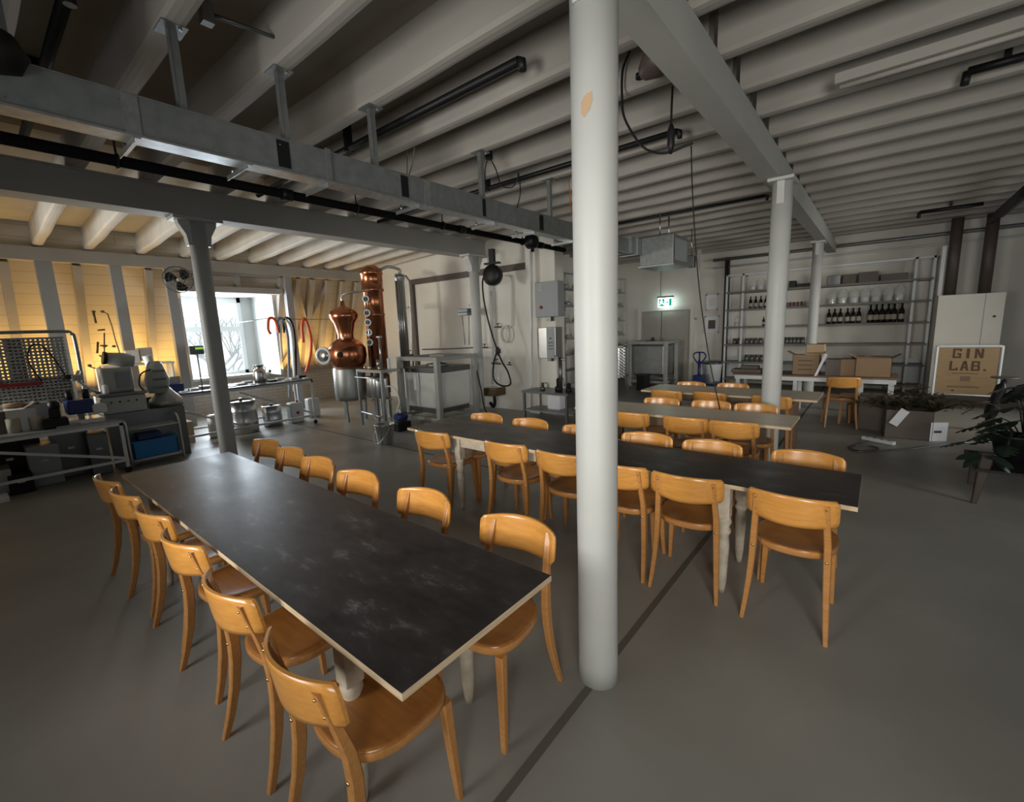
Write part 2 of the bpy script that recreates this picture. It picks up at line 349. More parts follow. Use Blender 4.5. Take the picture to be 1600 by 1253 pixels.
# joists: one object per joist and bay
JY = [-1.5, -.95, -.30, .34, .97, 1.57, 2.28, 2.95, 3.55, 4.18, 4.78, 5.36, 5.88, 6.40, 6.95, 7.52, 8.10, 8.70, 9.30, 9.90, 10.5, 11.1, 11.7, 12.3, 12.9]
def joist_mesh(L, r0=.0, seed=0):
    rr = random.Random(seed); bm = MB(); wv = .13; h = CZ - JB + .04
    n = 10
    def f():
        prev = None
        for i in range(n+1):
            x = L * i / n; a = rr.uniform(-.006, .006); d = rr.uniform(-.006, .006)
            sec = [(-.065+a, h), (-.065+a, .03+d), (-.048+a, .006+d), (-.02+a, d), (.02+a, d), (.048+a, .006+d), (.065+a, .03+d), (.065+a, h)]
            ring = [bm.bm.verts.new((x, yy, zz)) for yy, zz in sec]
            if prev:
                for k in range(len(sec)-1): bm.bm.faces.new((prev[k], ring[k], ring[k+1], prev[k+1]))
                bm.bm.faces.new((prev[-1], ring[-1], ring[0], prev[0]))
            else: bm.bm.faces.new(ring)
            prev = ring
        bm.bm.faces.new(list(reversed(prev)))
    bm._new(f); return bm
cen = joist_mesh(5.6, seed=3).build('ceiling_joist', 'joist')
cen.location = (-6.66, JY[0]+.065, JB); tag(cen, 'white painted ceiling joist, nearest counted from the camera, middle bay', 'joist', 'joists of the middle ceiling bay')
rgt = joist_mesh(5.72, seed=5).build('ceiling_joist', 'joist'); rgt.location = (-1.0, JY[0]+.065, JB+.01)
tag(rgt, 'white painted ceiling joist, nearest counted from the camera, bay right of the long beam', 'joist', 'joists of the right ceiling bay')
lft = joist_mesh(4.3, seed=9).build('ceiling_joist', 'eaves_white'); lft.location = (-10.85, JY[0]+.065, 3.25); lft.rotation_euler = (0, -.045, 0)
tag(lft, 'rounded whitewashed joist, nearest counted from the camera, on the eaves plate', 'joist', 'joists of the eaves bay')
for y in JY[1:]:
    for src, lim in ((cen, 99), (rgt, 99), (lft, 7.0)):
        if y > lim: continue
        o = src.copy(); COL.objects.link(o); o.location.y = y + .065
        o['label'] = src['label'].replace('nearest', ORD[JY.index(y)])
# main beams
tag(MB().box(-6.75, -6.45, YS, YM, 3.15, JB).box(-6.78, -6.42, YS, YM, 3.44, JB).build('main_beam', 'beam'), 'long dark grey main beam left of the cable duct, carried by two columns', 'beam')
bR = MB().box(-1.10, -.93, YS, YB, 3.14, 3.34).box(-1.13, -.97, YS, YB, 3.34, JB)
tag(bR.build('main_beam', 'beam'), 'long grey main beam running from the near column to the shelf wall', 'beam')
tag(MB().box(-10.72, -10.5, YS, YM, 3.04, 3.25).build('eaves_plate', 'plate_wood'), 'grey timber plate over the window side posts', 'beam')
# columns
def column(x, y, top, r, cap, label, lean=0):
    t = thing('round_column', label, 'column', (x, y, 0))
    b = MB().lathe([(r*1.06, 0), (r*1.02, .1), (r, .5), (r*1.01, 2.0), (r*1.02, top-.03)], seg=32); b.build('shaft', 'column', t)
    if cap == 'wide':
        c = MB()
        for sgn in (-1, 1):
            c.prism([(sgn*r*.7, 0), (sgn*(r+.02), 0), (sgn*(r+.035), .12), (sgn*(r+.10), .24), (sgn*(r+.11), .30), (sgn*r*.7, .30)], -.06, .06,
                    mtx=Matrix.Translation((0, 0, top-.32)) @ Matrix(((0, 0, 1, 0), (1, 0, 0, 0), (0, 1, 0, 0), (0, 0, 0, 1))))
        c.box(-.13, .13, -.26, .26, top-.035, top)
        c.build('capital', 'column', t)
    else:
        c = MB().box(-.12, .12, -.17, .17, top-.03, top)
        for sgn in (-1, 1):
            c.prism([(sgn*r*.8, 0), (sgn*(r+.008), 0), (sgn*(r+.02), .15), (sgn*(r+.035), .23), (sgn*r*.8, .23)], -.035, .035,
                    mtx=Matrix.Translation((0, 0, top-.25)) @ Matrix(((0, 0, 1, 0), (1, 0, 0, 0), (0, 1, 0, 0), (0, 0, 0, 1))))
        c.build('capital', 'column', t)
    return t
k1 = column(-.95, 1.74, 3.14, .092, 'small', 'white round column nearest the camera, with a bare chip high on its shaft')
chp = MB()
q0 = Vector((-.95, 1.74, 0)); dirc = Vector((0.0, 0, 0)) - q0; a0 = math.atan2(dirc.y, dirc.x) - .32
pts = [(-.022, -.028), (-.022, .012), (-.004, .034), (.021, .042), (.022, .008), (.012, -.02), (-.008, -.044)]
chp.quad(*[(.0955*math.cos(a0+u/.094), .0955*math.sin(a0+u/.094), 2.53+v) for u, v in pts]); chp.build('paint_chip', 'chip', k1)
column(-6.60, 2.05, 3.15, .098, 'wide', 'pale round column with flared capital between the fan and the dormer window')
column(-6.42, 6.75, 3.15, .095, 'wide', 'white round column at the still wall beside the black hose reel')
column(px(1209, 540, 'y', 5.8).x, 5.80, 3.14, .098, 'small', 'round column rising behind the third table before the bottle shelves')
column(-1.07, 11.0, 3.14, .09, 'small', 'farthest round column, close against the bottle shelves')
# timber posts on the eaves side
for y0, y1, lab in ((.95, 1.15, 'blue grey timber post behind the perforated panel'), (2.64, 2.79, 'slim blue grey post right below the wall fan'), (4.86, 5.0, 'grey timber post draped with hoses right of the dormer')):
    tag(MB().box(-10.66, -10.52, y0, y1, 0, 3.04).build('timber_post', 'post_wood'), lab, 'post')
tag(MB().box(-10.66, -10.52, 1.86, 2.02, 0, 3.04).build('timber_post', 'post_wood'), 'broad grey post left of the brightest warm panel', 'post')
# rafters
rb = None
for i, y in enumerate([-2.2, -1.6, -1.0, -.4, .2, .62, 1.45, 2.42, 4.84, 5.2, 5.55, 5.95, 6.35, 6.75]):
    if rb is None:
        b = MB(); b.bar((slope(.9)+.10, 0, .9), (slope(3.03)+.10, 0, 3.03), .11, .2, up=(1, 0, 0)); rb = b.build('rafter', 'rafter'); o = rb
        tag(o, 'sloping painted rafter, nearest counted from the camera, before the warm lit boards', 'rafter', 'rafters of the eaves wall')
    else: o = rb.copy(); COL.objects.link(o); o['label'] = rb['label'].replace('nearest', ORD[i])
    o.location = (0, y, 0)
tag(MB().bar((slope(.95)+.12, 5.0, .95), (slope(3.2)+.12, 6.1, 3.2), .07, .09).build('diagonal_brace', 'rafter'), 'slanting timber brace crossing the rafters left of the copper still', 'brace')
tag(MB().bar((slope(.95)+.12, 5.9, .95), (slope(3.2)+.12, 5.1, 3.2), .06, .08).build('diagonal_brace', 'rafter'), 'second slanting timber brace just right of the hose post', 'brace')
# ------------------------------------------------------------------ chairs
def plate_arc(hw, y_mid, y_end, z0, z1, th, tilt, n=14):
    """bent plywood back: curved in plan, leaning with height"""
    b = MB()
    def f():
        rows = []
        for j in range(9):
            v = j / 8; z = z0 + (z1 - z0) * v
            sq = .012 * (abs(2*v-1) ** 6)
            cols = []
            for i in range(n+1):
                u = -1 + 2*i/n; x = u * (hw - sq*1.6); y = y_mid + (y_end - y_mid) * abs(u) ** 2.1 - tilt * v
                cols.append((x, y, z + .010 * (v-.5)*2 * (1 - u*u) ))
            rows.append(cols)
        F = [[b.bm.verts.new((x, y + th/2, z)) for x, y, z in r] for r in rows]
        B = [[b.bm.verts.new((x, y - th/2, z)) for x, y, z in r] for r in rows]
        for j in range(8):
            for i in range(n):
                b.bm.faces.new((F[j][i], F[j][i+1], F[j+1][i+1], F[j+1][i])).smooth = True
                b.bm.faces.new((B[j][i+1], B[j][i], B[j+1][i], B[j+1][i+1])).smooth = True
        for i in range(n):
            b.bm.faces.new((F[0][i+1], F[0][i], B[0][i], B[0][i+1])); b.bm.faces.new((F[8][i], F[8][i+1], B[8][i+1], B[8][i]))
        for j in range(8):
            b.bm.faces.new((F[j][0], F[j+1][0], B[j+1][0], B[j][0])); b.bm.faces.new((F[j+1][n], F[j][n], B[j][n], B[j+1][n]))
    b._new(f); return b
def limb(path, ws, ds):
    """tapered rectangular limb along a path, widths ws in x and ds in y"""
    b = MB()
    def f():
        prev = None
        for (x, y, z), w_, d_ in zip(path, ws, ds):
            c_ = .25
            sec = [(-1, -1+c_), (-1+c_, -1), (1-c_, -1), (1, -1+c_), (1, 1-c_), (1-c_, 1), (-1+c_, 1), (-1, 1-c_)]
            ring = [b.bm.verts.new((x + u*w_/2, y + v*d_/2, z)) for u, v in sec]
            if prev:
                for k in range(8): b.bm.faces.new((prev[k], prev[(k+1) % 8], ring[(k+1) % 8], ring[k])).smooth = False
            else: b.bm.faces.new(list(reversed(ring)))
            prev = ring
        b.bm.faces.new(prev)
    b._new(f); return b
def seat_outline(s=1.0, n=48):
    P = []
    for k in range(n):
        a = 2*PI*k/n; cx, sy = math.cos(a), math.sin(a)
        e = 2/3.0 if sy > 0 else 2/2.5
        x = .205 * (abs(cx) ** e) * (1 if cx > 0 else -1) * (1 + .04 * sy); y = .20 * (abs(sy) ** e) * (1 if sy > 0 else -1)
        P.append((x*s, y*s))
    return P
def make_chair():
    t = thing('dining_chair', '', 'chair')
    # seat: rim ring plus dished panel
    b = MB(); n = 48
    def f():
        prof = [(.965, .412), (1.0, .420), (1.0, .448), (.985, .456), (.93, .458), (.80, .452), (.5, .446), (.2, .445)]
        rings = [[b.bm.verts.new((x, y + .0, z)) for x, y in seat_outline(s)] for s, z in prof]
        for A, B in zip(rings, rings[1:]):
            for k in range(n): b.bm.faces.new((A[k], A[(k+1) % n], B[(k+1) % n], B[k])).smooth = True
        b.bm.faces.new(rings[-1]); b.bm.faces.new(list(reversed(rings[0])))
    b._new(f)
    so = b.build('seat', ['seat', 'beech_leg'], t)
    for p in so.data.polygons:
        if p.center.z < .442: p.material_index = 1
    plate_arc(.214, -.288, -.218, .628, .778, .011, .022).build('backrest', 'beech', t)
    zz = [0, .10, .22, .34, .43, .52, .62, .70, .755]
    for s in (-1, 1):
        path = [(s*x, y, z) for x, y, z in zip([.200, .192, .184, .178, .175, .172, .165, .160, .157], [-.275, -.245, -.218, -.203, -.200, -.208, -.232, -.256, -.272], zz)]
        lg = limb(path, [.022, .027, .030, .033, .034, .033, .031, .030, .028], [.026, .032, .038, .042, .043, .038, .031, .025, .018]).build('leg', 'beech_leg', t)
        for zc, yy, rr in ((.43, -.221, .0075), (.735, -.277, .005), (.665, -.256, .005)):
            sc = MB(); sc.lathe([(rr, 0), (rr, .003), (rr*.5, .0055)], seg=10, mtx=Matrix.Translation((s*.1745 if zc < .5 else s*.159, yy-.001, zc)) @ Matrix.Rotation(PI/2, 4, 'X'))
            sc.build('screw', 'brass', lg)
        limb([(s*.185, .178, 0), (s*.176, .165, .2), (s*.168, .152, .415)], [.023, .031, .039], [.023, .031, .039]).build('leg', 'beech_leg', t)
    return t
proto = make_chair(); used = [False]
def chair(x, y, rz, label, group):
    if not used[0]:
        used[0] = True; proto.location = (x, y, 0); proto.rotation_euler = (0, 0, rz); proto['label'] = label; proto['group'] = group; return proto
    return dup(proto, (x, y, 0), rz, label, group)
def row(mids, rz, side, tbl, jit):
    for i, (x, y) in enumerate(mids):
        a = rz + jit[i % len(jit)]
        off = Vector((0, .237, 0)); off.rotate(Euler((0, 0, a)))
        chair(x + off.x, y + off.y, a, 'varnished beech chair, %s from the right end, %s %s' % (ORD[i], side, tbl), 'chairs around ' + tbl)
J = [.0, .05, .08, .06, .05, .06]
row([(-1.26, .50), (-1.86, .52), (-2.50, .54), (-3.06, .55), (-3.60, .53), (-4.08, .52)], 0, 'near side of', 'the front dark table', [0, .05, .1, .1, .09, .1])
row([(-1.28, 1.55), (-1.96, 1.545), (-2.61, 1.53), (-3.18, 1.55), (-3.66, 1.57), (-4.17, 1.59)], PI, 'far side of', 'the front dark table', [.09, .07, .1, .06, .06, .12])
row([(-.30, 2.66), (-.85, 2.67), (-1.30, 2.66), (-1.77, 2.68), (-2.31, 2.69), (-3.17, 2.65)], 0, 'near side of', 'the middle dark table', [-.02, .1, .03, .07, .09, .12])
row([(-.32, 3.52), (-.93, 3.50), (-1.44, 3.49), (-2.04, 3.49), (-2.65, 3.49), (-3.24, 3.49)], PI, 'far side of', 'the middle dark table', [.01, .09, .1, .08, .06, .1])
row([(-.98, 4.37), (-1.41, 4.35), (-1.98, 4.33)], 0, 'near side of', 'the first plank table', [.1, .08, .1])
row([(-.98, 5.32), (-1.44, 5.33), (-2.0, 5.29)], PI, 'far side of', 'the first plank table', [.04, .06, .1])
row([(-.95, 6.03), (-1.66, 6.05), (-2.20, 5.98)], 0, 'near side of', 'the second plank table', [0, -.1, -.03])
row([(-1.59, 6.95), (-2.16, 6.90)], PI, 'far side of', 'the second plank table', [.02, .01])
chair(-.42, 8.52, .22, 'beech chair standing alone before the white table of cardboard boxes', 'chairs by the white table')
p_ = px(1334, 612, 'y', 8.75)
t = thing('low_stool', 'low brown stool half behind the cardboard heap', 'stool', (p_.x, 8.75, 0))
MB().box(-.17, .17, -.15, .15, .42, .46, .01).build('seat', 'seat', t)
for sx in (-.14, .14):
    for sy in (-.12, .12): MB().bar((sx*1.1, sy*1.1, 0), (sx, sy, .42), .03).build('leg', 'beech_leg', t)

# ------------------------------------------------------------------ dining tables
def turned_leg(b, x, y, h, r=.038):
    prof = [(.016, 0), (.022, .04), (.028, .10), (.032, .22), (.036, .34), (.030, .40), (.044, .43), (.030, .46), (.043, .49), (.034, .53)]
    k = h / .74
    b.lathe([(a*r/.038, z*k) for a, z in prof], (x, y, 0), 14); b.box(x-.035, x+.035, y-.035, y+.035, .52*k, h, .004)
def dining_table(x0, x1, y0, y1, z, top, legs, label, grp, edge='ply_edge', lmat='leg_white'):
    cx, cy = (x0+x1)/2, (y0+y1)/2
    t = thing('dining_table', label, 'table', (cx, cy, 0), 0, grp); hx, hy = (x1-x0)/2, (y1-y0)/2
    b = MB().box(-hx, hx, -hy, hy, z-.026, z, .002); o = b.build('tabletop', [top, edge], t)
    for p in o.data.polygons:
        if p.normal.z < .7: p.material_index = 1
    b = MB()
    xs = [v - cx for v in (min(l for l in legs), max(l for l in legs))]
    b.box(xs[0], xs[1], -hy+.07, -hy+.09, z-.12, z-.026).box(xs[0], xs[1], hy-.09, hy-.07, z-.12, z-.026)
    for xx in xs: b.box(xx-.01, xx+.01, -hy+.07, hy-.07, z-.12, z-.026)
    b.build('apron', 'brown_table' if lmat != 'leg_white' else 'leg_white', t)
    for lx in legs:
        for sy in (-1, 1):
            b = MB(); turned_leg(b, lx-cx, sy*(hy-.08), z-.026) if lmat == 'leg_white' else b.box(lx-cx-.03, lx-cx+.03, sy*(hy-.08)-.03, sy*(hy-.08)+.03, 0, z-.026)
            b.build('leg', lmat, t)
    return t
T1 = dining_table(-4.26, -.925, .61, 1.325, .74, 'dark_top', (-3.75, -1.35), 'long dark topped table nearest the camera with pale worn edges', 'dark topped tables')
T2 = dining_table(-3.64, -.02, 2.735, 3.345, .74, 'dark_top', (-2.98, -.66), 'long dark topped table behind the near column', 'dark topped tables')
T3 = dining_table(-2.75, -.545, 4.50, 5.09, .74, 'oldtop', (-2.4, -.85), 'weathered plank table just behind the middle dark table', 'plank tables', 'ply_edge', 'brown_table')
T4 = dining_table(-2.62, -.50, 6.12, 6.85, .74, 'oldtop', (-2.3, -.78), 'farther weathered plank table before the door and shelves', 'plank tables', 'ply_edge', 'brown_table')
T2.rotation_euler = (0, 0, 0)
# ------------------------------------------------------------------ ceiling services
DX, DZ0, DZ1 = -3.22, 2.81, 3.015
t = thing('cable_duct', 'long galvanised metal cable duct hanging lengthwise under the joists', 'cable duct', (DX-.055, 0, DZ0))
MB().box(-.055, .055, -.55, 7.0, 0, .2).build('trunking', 'galv', t)
MB().box(-.06, .06, -.55, 7.0, .2, .208).build('lid', 'galv', t)
MB().box(-.07, .07, -.55, 7.0, -.012, 0).build('bottom_flange', 'galv_light', t)
for y in (px(205, 178, 'x', DX).y, px(668, 300, 'x', DX).y): MB().box(.056, .059, y-.035, y+.035, .0, .2).build('joint_plate', 'galv_light', t)
for y0, y1 in [(px(a, v, 'x', DX).y, px(b_, v, 'x', DX).y) for a, b_, v in ((434, 453, 243), (627, 638, 292), (754, 759, 325), (843, 849, 350))]: MB().box(.054, .058, y0, y1, .02, .19).build('opening', 'black', t)
random.seed(4)
for i in range(16):
    y = .3 + i*.42; MB().lathe([(.005, 0), (.005, .004)], seg=8, mtx=Matrix.Translation((.055, y, random.choice((.03, .16)))) @ Matrix.Rotation(PI/2, 4, 'Y')).build('screw', 'steel', t)
for i, y in enumerate((.34, 1.035, 1.635, 2.345, 3.62, 4.85)):
    t = thing('strut_hanger', 'slotted galvanised hanger, %s from the left end of the cable duct' % ORD[i], 'hanger', (DX-.055, y, 0), 0, 'hangers of the cable duct')
    b = MB().box(-.025, -.02, -.02, .02, DZ1+.01, JB).box(.02, .025, -.02, .02, DZ1+.01, JB).box(-.025, .025, -.022, -.018, DZ1+.01, JB)
    b.build('strut', 'galv', t)
    b = MB().box(-.075, .075, -.065, .065, JB-.008, JB); b.build('ceiling_plate', 'galv', t)
    for sx in (-1, 1):
        MB().cyl(sx*.05, .03, JB-.02, JB-.008, .01, 8).build('bolt', 'steel', t)
for i, y in enumerate((.78, 1.35, 1.9, 2.75, 3.75, 4.45, 5.3, 6.0)):
    t = thing('duct_bracket', 'bright angle bracket under the cable duct, %s from the left' % ORD[i], 'bracket', (DX-.055, y, DZ0-.012), 0, 'brackets under the cable duct')
    MB().box(-.28, .06, -.018, .018, -.006, 0).box(-.28, .06, -.018, -.014, -.03, -.006).build('arm', 'galv_light', t)
    (MB().box(.059, .066, -.02, .02, 0, .235).build('upright', 'galv', t) if i == 2 else MB().cyl(-.22, 0, 0, .05, .008, 8).build('bolt', 'steel', t))
P = px(-6, 138, 'x', -3.30)
t = thing('duct_end_cap', 'dark round end cap of the cable duct at the left picture edge', 'duct', (-3.24, P.y, 3.03))
MB().lathe([(.02, -.10), (.09, -.08), (.13, 0), (.09, .08), (.02, .10)], seg=20).build('body', 'black', t); MB().tube([(0, 0, .1), (0, 0, JB-3.03)], .03, 10).build('hanger_tube', 'galv', t)
# black insulated pipe
PX, PZ = -4.52, 3.04
t = thing('black_pipe', 'long black insulated pipe hanging parallel to the cable duct', 'pipe', (PX, 0, PZ))
MB().tube([(0, -1.6, 0), (0, YM-.02, 0)], .042, 12).build('tube', 'blackpipe', t)
for y in (2.2, 4.55, 6.4): MB().tube([(0, y-.05, 0), (0, y+.05, 0)], .054, 12).build('coupling', 'black', t)
for y in (.95, 2.95, 4.2, 5.9):
    h = MB().tube([(0, y, .03), (0, y, JB-PZ)], .008, 6).build('hanger_rod', 'black', t); MB().torus((0, y, 0), .05, .008, 'y').build('clamp', 'black', h)
t = thing('pipe_valve', 'dark valve block on the black pipe above the still wall', 'valve', (PX+.12, 6.0, PZ))
MB().lathe([(.05, -.12), (.11, -.08), (.11, .05), (.05, .09)], seg=16, mtx=Matrix.Rotation(PI/2, 4, 'Y')).build('body', 'black', t)
MB().cyl(0, 0, -.16, 0, .03, 12).build('drain', 'black', t)
# conduits crossing between joists
def conduit(x0, x1, y, z, label, mt='black', r=.022, ends=True):
    t = thing('conduit_pipe', label, 'pipe', ((x0+x1)/2, y, z), 0)
    h = (x1-x0)/2; MB().tube([(-h, 0, 0), (h, 0, 0)], r, 10).build('tube', mt, t)
    if ends:
        MB().tube([(h, 0, 0), (h+.03, 0, -.01), (h+.03, 0, -.07)], r*.9, 8).build('elbow', mt, t)
    MB().box(-.02, .02, -r-.005, r+.005, -r, CZ-z).build('strap', mt, t); return t
conduit(-6.4, -2.08, 2.74, 3.52, 'black pipe between joists, ending left of the near column', r=.032)
conduit(-6.4, -1.62, 4.55, 3.46, 'black pipe between joists, ending just right of the near column', r=.026)
conduit(-6.4, -1.45, 7.75, 3.46, 'thin black pipe between joists near the farther column', r=.022)
conduit(-6.4, -3.6, .66, 3.60, 'dark pipe between the first joists at the upper left', 'black', .035)
for (a, b_, z, lab) in (((1512, 112), (1640, 78), 3.5, 'black pipe end among the joists at the upper right'), ((1437, 332), (1536, 319), 3.4, 'short black pipe on the joists above the bottle shelves')):
    p, q = px(*a, 'z', z), px(*b_, 'z', z)
    t = thing('conduit_pipe', lab, 'pipe', p); d = q - p; d.y *= .3
    MB().tube([(0, 0, 0), d], .03, 10).build('tube', 'black', t); MB().box(d.x*.5-.02, d.x*.5+.02, d.y*.5-.02, d.y*.5+.02, 0, CZ-p.z).build('strap', 'black', t); MB().tube([(0, 0, 0), (-.01, 0, -.09)], .028, 8).build('elbow', 'black', t)
p, q = px(1548, 346, 'z', 3.3), px(1600, 302, 'z', 3.3)
t = thing('drain_pipe', 'thick dark pipe angling down at the far upper right', 'pipe', p); MB().tube([(0, 0, 0), (q-p)*.5], .05, 12).tube([(q-p)*.35, (q-p)*1.5], .08, 12).build('tube', 'black', t)
p = px(1305, 130, 'z', 3.43); q = px(1640, 66, 'z', 3.43)
t = thing('light_fixture', 'long white batten light fixture between joists at the right', 'lamp', p); L_ = (q-p).length
MB().box(0, L_, -.04, .04, -.02, .05).build('housing', 'joist', t); MB().tube([(.03, 0, -.04), (L_-.03, 0, -.04)], .018, 10).build('tube', 'joist', t)
# steel rod between joists
p, q = px(322, 20, 'z', 3.6), px(440, 62, 'z', 3.6)
t = thing('tie_rod', 'thin steel rod bracing two joists at the upper left', 'rod', p); MB().tube([(0, 0, 0), q-p], .012, 8).build('rod', 'steel_dark', t); MB().box(-.03, .03, -.03, .03, -.06, .06).build('clamp', 'galv', t)
o = MB().box(q.x-p.x-.04, q.x-p.x+.04, q.y-p.y-.04, q.y-p.y+.04, -.07, .07).build('clamp', 'galv', t)
def cable(name, pts, r, mt, label, cat='cable', seg=6):
    P = curve_pts(pts, 5); c0 = P[0].copy(); o = MB().tube([p - c0 for p in P], r, seg).build(name, mt); o.location = c0; return tag(o, label, cat)
cp = lambda L, z: [px(x, y, 'y', z) for x, y in L]
cable('hanging_cable', cp([(984, 80), (973, 110), (972, 150), (976, 185), (1000, 225), (1022, 238), (1045, 238), (1070, 228), (1082, 224)], 3.5), .009, 'black', 'black cable looping below the joists right of the near column')
cable('hanging_cable', cp([(1051, 135), (1049, 180), (1048, 238)], 3.5), .008, 'black', 'short black cable dropping straight into the sagging cable loop')
cable('hanging_cable', cp([(1080, 228), (1082, 300), (1088, 400), (1096, 480), (1110, 570), (1125, 640)], 4.75), .006, 'black', 'long thin black cable hanging down to the first plank table')
MB_ = MB().lathe([(.012, 0), (.026, .06), (.026, .16), (.01, .2)], seg=12).build('lamp_socket', 'black'); MB_.location = px(1048, 240, 'y', 3.5); tag(MB_, 'small black lamp socket hanging from the short cable', 'lamp socket')
cable('hanging_cable', cp([(630, 150), (640, 190), (647, 215), (645, 250), (638, 277)], 3.1), .007, 'steel_dark', 'brown cable dropping from a joist to the cable duct')
cable('hanging_cable', cp([(632, 178), (636, 215), (636, 275)], 3.1), .006, 'steel_dark', 'second thin cable beside the brown one at the cable duct')
cable('hanging_cable', cp([(764, 244), (758, 265), (759, 300)], 3.9), .006, 'black', 'thin black cable dropping onto the duct from the black junction')
cable('hanging_cable', cp([(764, 244), (775, 265), (783, 289), (800, 293), (808, 280), (810, 270), (813, 300), (808, 325)], 3.9), .006, 'black', 'black cable sagging in a loop above the cable duct')
cable('hanging_cable', cp([(889, 280), (892, 325), (898, 345)], 4.6), .006, 'rubber_red', 'reddish cable dropping to the duct beside the near column')
jb = MB().box(-.03, .03, -.03, .03, -.04, .04, .005).build('junction_box', 'black'); jb.location = px(764, 243, 'y', 3.9); tag(jb, 'little black junction knot where the cables meet a joist', 'junction box')
# dark body put in for the lens shaped recess by the beam
p = px(1000, 120, 'z', 3.40)
t = thing('ceiling_spotlight', 'dark grey spotlight shade on the ceiling right of the near column', 'lamp', p)
MB().lathe([(.02, 0), (.05, .02), (.10, .10), (.11, .16)], seg=20, mtx=Matrix.Rotation(1.1, 4, 'Y')).build('shade', 'duct_brown', t); MB().lathe([(.03, -.01), (.03, .02)], seg=14).build('bulb_socket', 'black', t)
# air unit and bits near the back
t = thing('air_unit', 'grey boxed air unit under the ceiling above the exit door', 'air unit', (-2.93, 7.75, 2.62))
MB().box(-.28, .28, -.35, .35, 0, .46, .01).build('housing', 'galv', t)
MB().box(.285, .29, -.28, .28, .06, .40).build('grille', 'grey_metal', t); MB().box(-.30, .30, -.37, .37, -.02, 0).build('bottom_rim', 'galv_light', t)
for sy in (-.2, .2):
    MB().tube([(0, sy, .46), (0, sy, JB-2.62)], .01, 6).build('hanger_rod', 'steel', t)
t = thing('duct_branch', 'galvanised duct stub between the cable duct and the air unit', 'duct', (-3.31, 7.2, 2.80))
MB().box(-.14, .14, -.2, .25, 0, .26).build('body', 'galv', t); MB().box(-.15, .15, -.02, .02, -.01, .27).build('flange', 'galv_light', t)
t = thing('ceiling_speaker', 'small dark box hanging right of the grey air unit', 'speaker', px(1080, 408, 'y', 9.2)); MB().box(-.07, .07, -.07, .07, -.12, .10, .01).build('body', 'steel_dark', t)
MB().tube([(0, 0, .1), (0, 0, .6)], .008, 6).build('rod', 'steel', t)
o = MB().box(-.03, .03, -.02, .02, -.35, .35).build('ceiling_bracket', 'joist'); o.location = px(1092, 420, 'y', 9.2); tag(o, 'pale narrow bracket hanging right of the small dark box', 'bracket')
# pipes along the back wall top
for z, r, mt, lab in ((3.26, .04, 'galv', 'galvanised pipe running along the top of the shelf wall'), (3.06, .02, 'white_metal', 'thin pale pipe running along the shelf wall under the thick one')):
    o = MB().tube([(-3.6, 0, 0), (4.2, 0, 0)], r, 10).build('wall_pipe', mt); o.location = (0, YB-.12, z); tag(o, lab, 'pipe')

# ------------------------------------------------------------------ items on the still wall
t = thing('wall_duct', 'flat brown grey duct bent along the top of the still wall', 'duct', (0, YM-.03, 0))
A, B, Cc = px(645, 436, 'y', YM), px(835, 408, 'y', YM), px(652, 600, 'y', YM)
MB().box(A.x-.05, B.x, -.05, .03, 2.80, 2.92).build('horizontal_run', 'duct_brown', t)
MB().box(A.x-.05, A.x+.06, -.05, .03, .6, 2.80).build('vertical_run', 'duct_brown', t)
def wpipe(pts, r, mt, label, cat='pipe', y=YM-.06, name='wall_pipe'):
    P = [px(a, b_, 'y', y) for a, b_ in pts]; c0 = P[0].copy(); o = MB().tube([p-c0 for p in P], r, 8).build(name, mt); o.location = c0; return tag(o, label, cat)
wpipe([(767, 455), (767, 480), (769, 560), (769, 600)], .022, 'white_metal', 'white pipe going down from the hose reel')
wpipe([(788, 431), (797, 432), (799, 440), (799, 508), (797, 512), (775, 512)], .02, 'white_metal', 'white pipe with brass elbow right of the hose reel')
wpipe([(829, 392), (829, 450), (830, 560), (831, 640)], .02, 'white_metal', 'long white pipe down the pillar edge', y=YM-.13)
wpipe([(660, 546), (700, 545), (742, 543)], .014, 'steel_dark', 'thin dark pipe crossing the wall above the steel framed tank')
wpipe([(618, 430), (634, 432), (640, 440), (643, 500), (645, 560), (646, 600)], .03, 'steel_dull', 'bent steel pipe right of the slim condenser', y=6.4)
wpipe([(622, 482), (642, 480)], .02, 'steel_dull', 'short steel cross pipe joining the condenser', y=6.4)
# hose reel
p = px(770, 430, 'y', 6.5)
t = thing('hose_reel', 'black round hose reel hung from the end of the dark beam', 'hose reel', p, .15)
MB().lathe([(.04, -.09), (.17, -.085), (.19, -.05), (.19, .05), (.17, .085), (.04, .09)], seg=28, mtx=Matrix.Rotation(PI/2, 4, 'X')).build('drum', 'black', t)
MB().box(-.16, .16, -.05, .05, .20, .23).box(-.03, .03, -.04, .04, .15, .23).box(-.05, .05, -.04, .04, .23, 3.15-p.z).build('bracket', 'black', t)
cable('reel_hose', [p + Vector((-.15, 0, .08))] + cp([(754, 440), (757, 475), (768, 520), (782, 560), (793, 580), (798, 598), (792, 603), (780, 601), (771, 590), (772, 565), (778, 545)], 6.5), .016, 'black', 'black hose looping down from the hose reel', 'hose')
o = MB().box(-.05, .05, -.02, .02, -.05, .04).cyl(0, 0, -.1, .08, .02, 8).build('hose_nozzle', 'black'); o.location = px(778, 548, 'y', YM-.03); tag(o, 'black hose nozzle hooked on the wall inside the loop', 'nozzle')
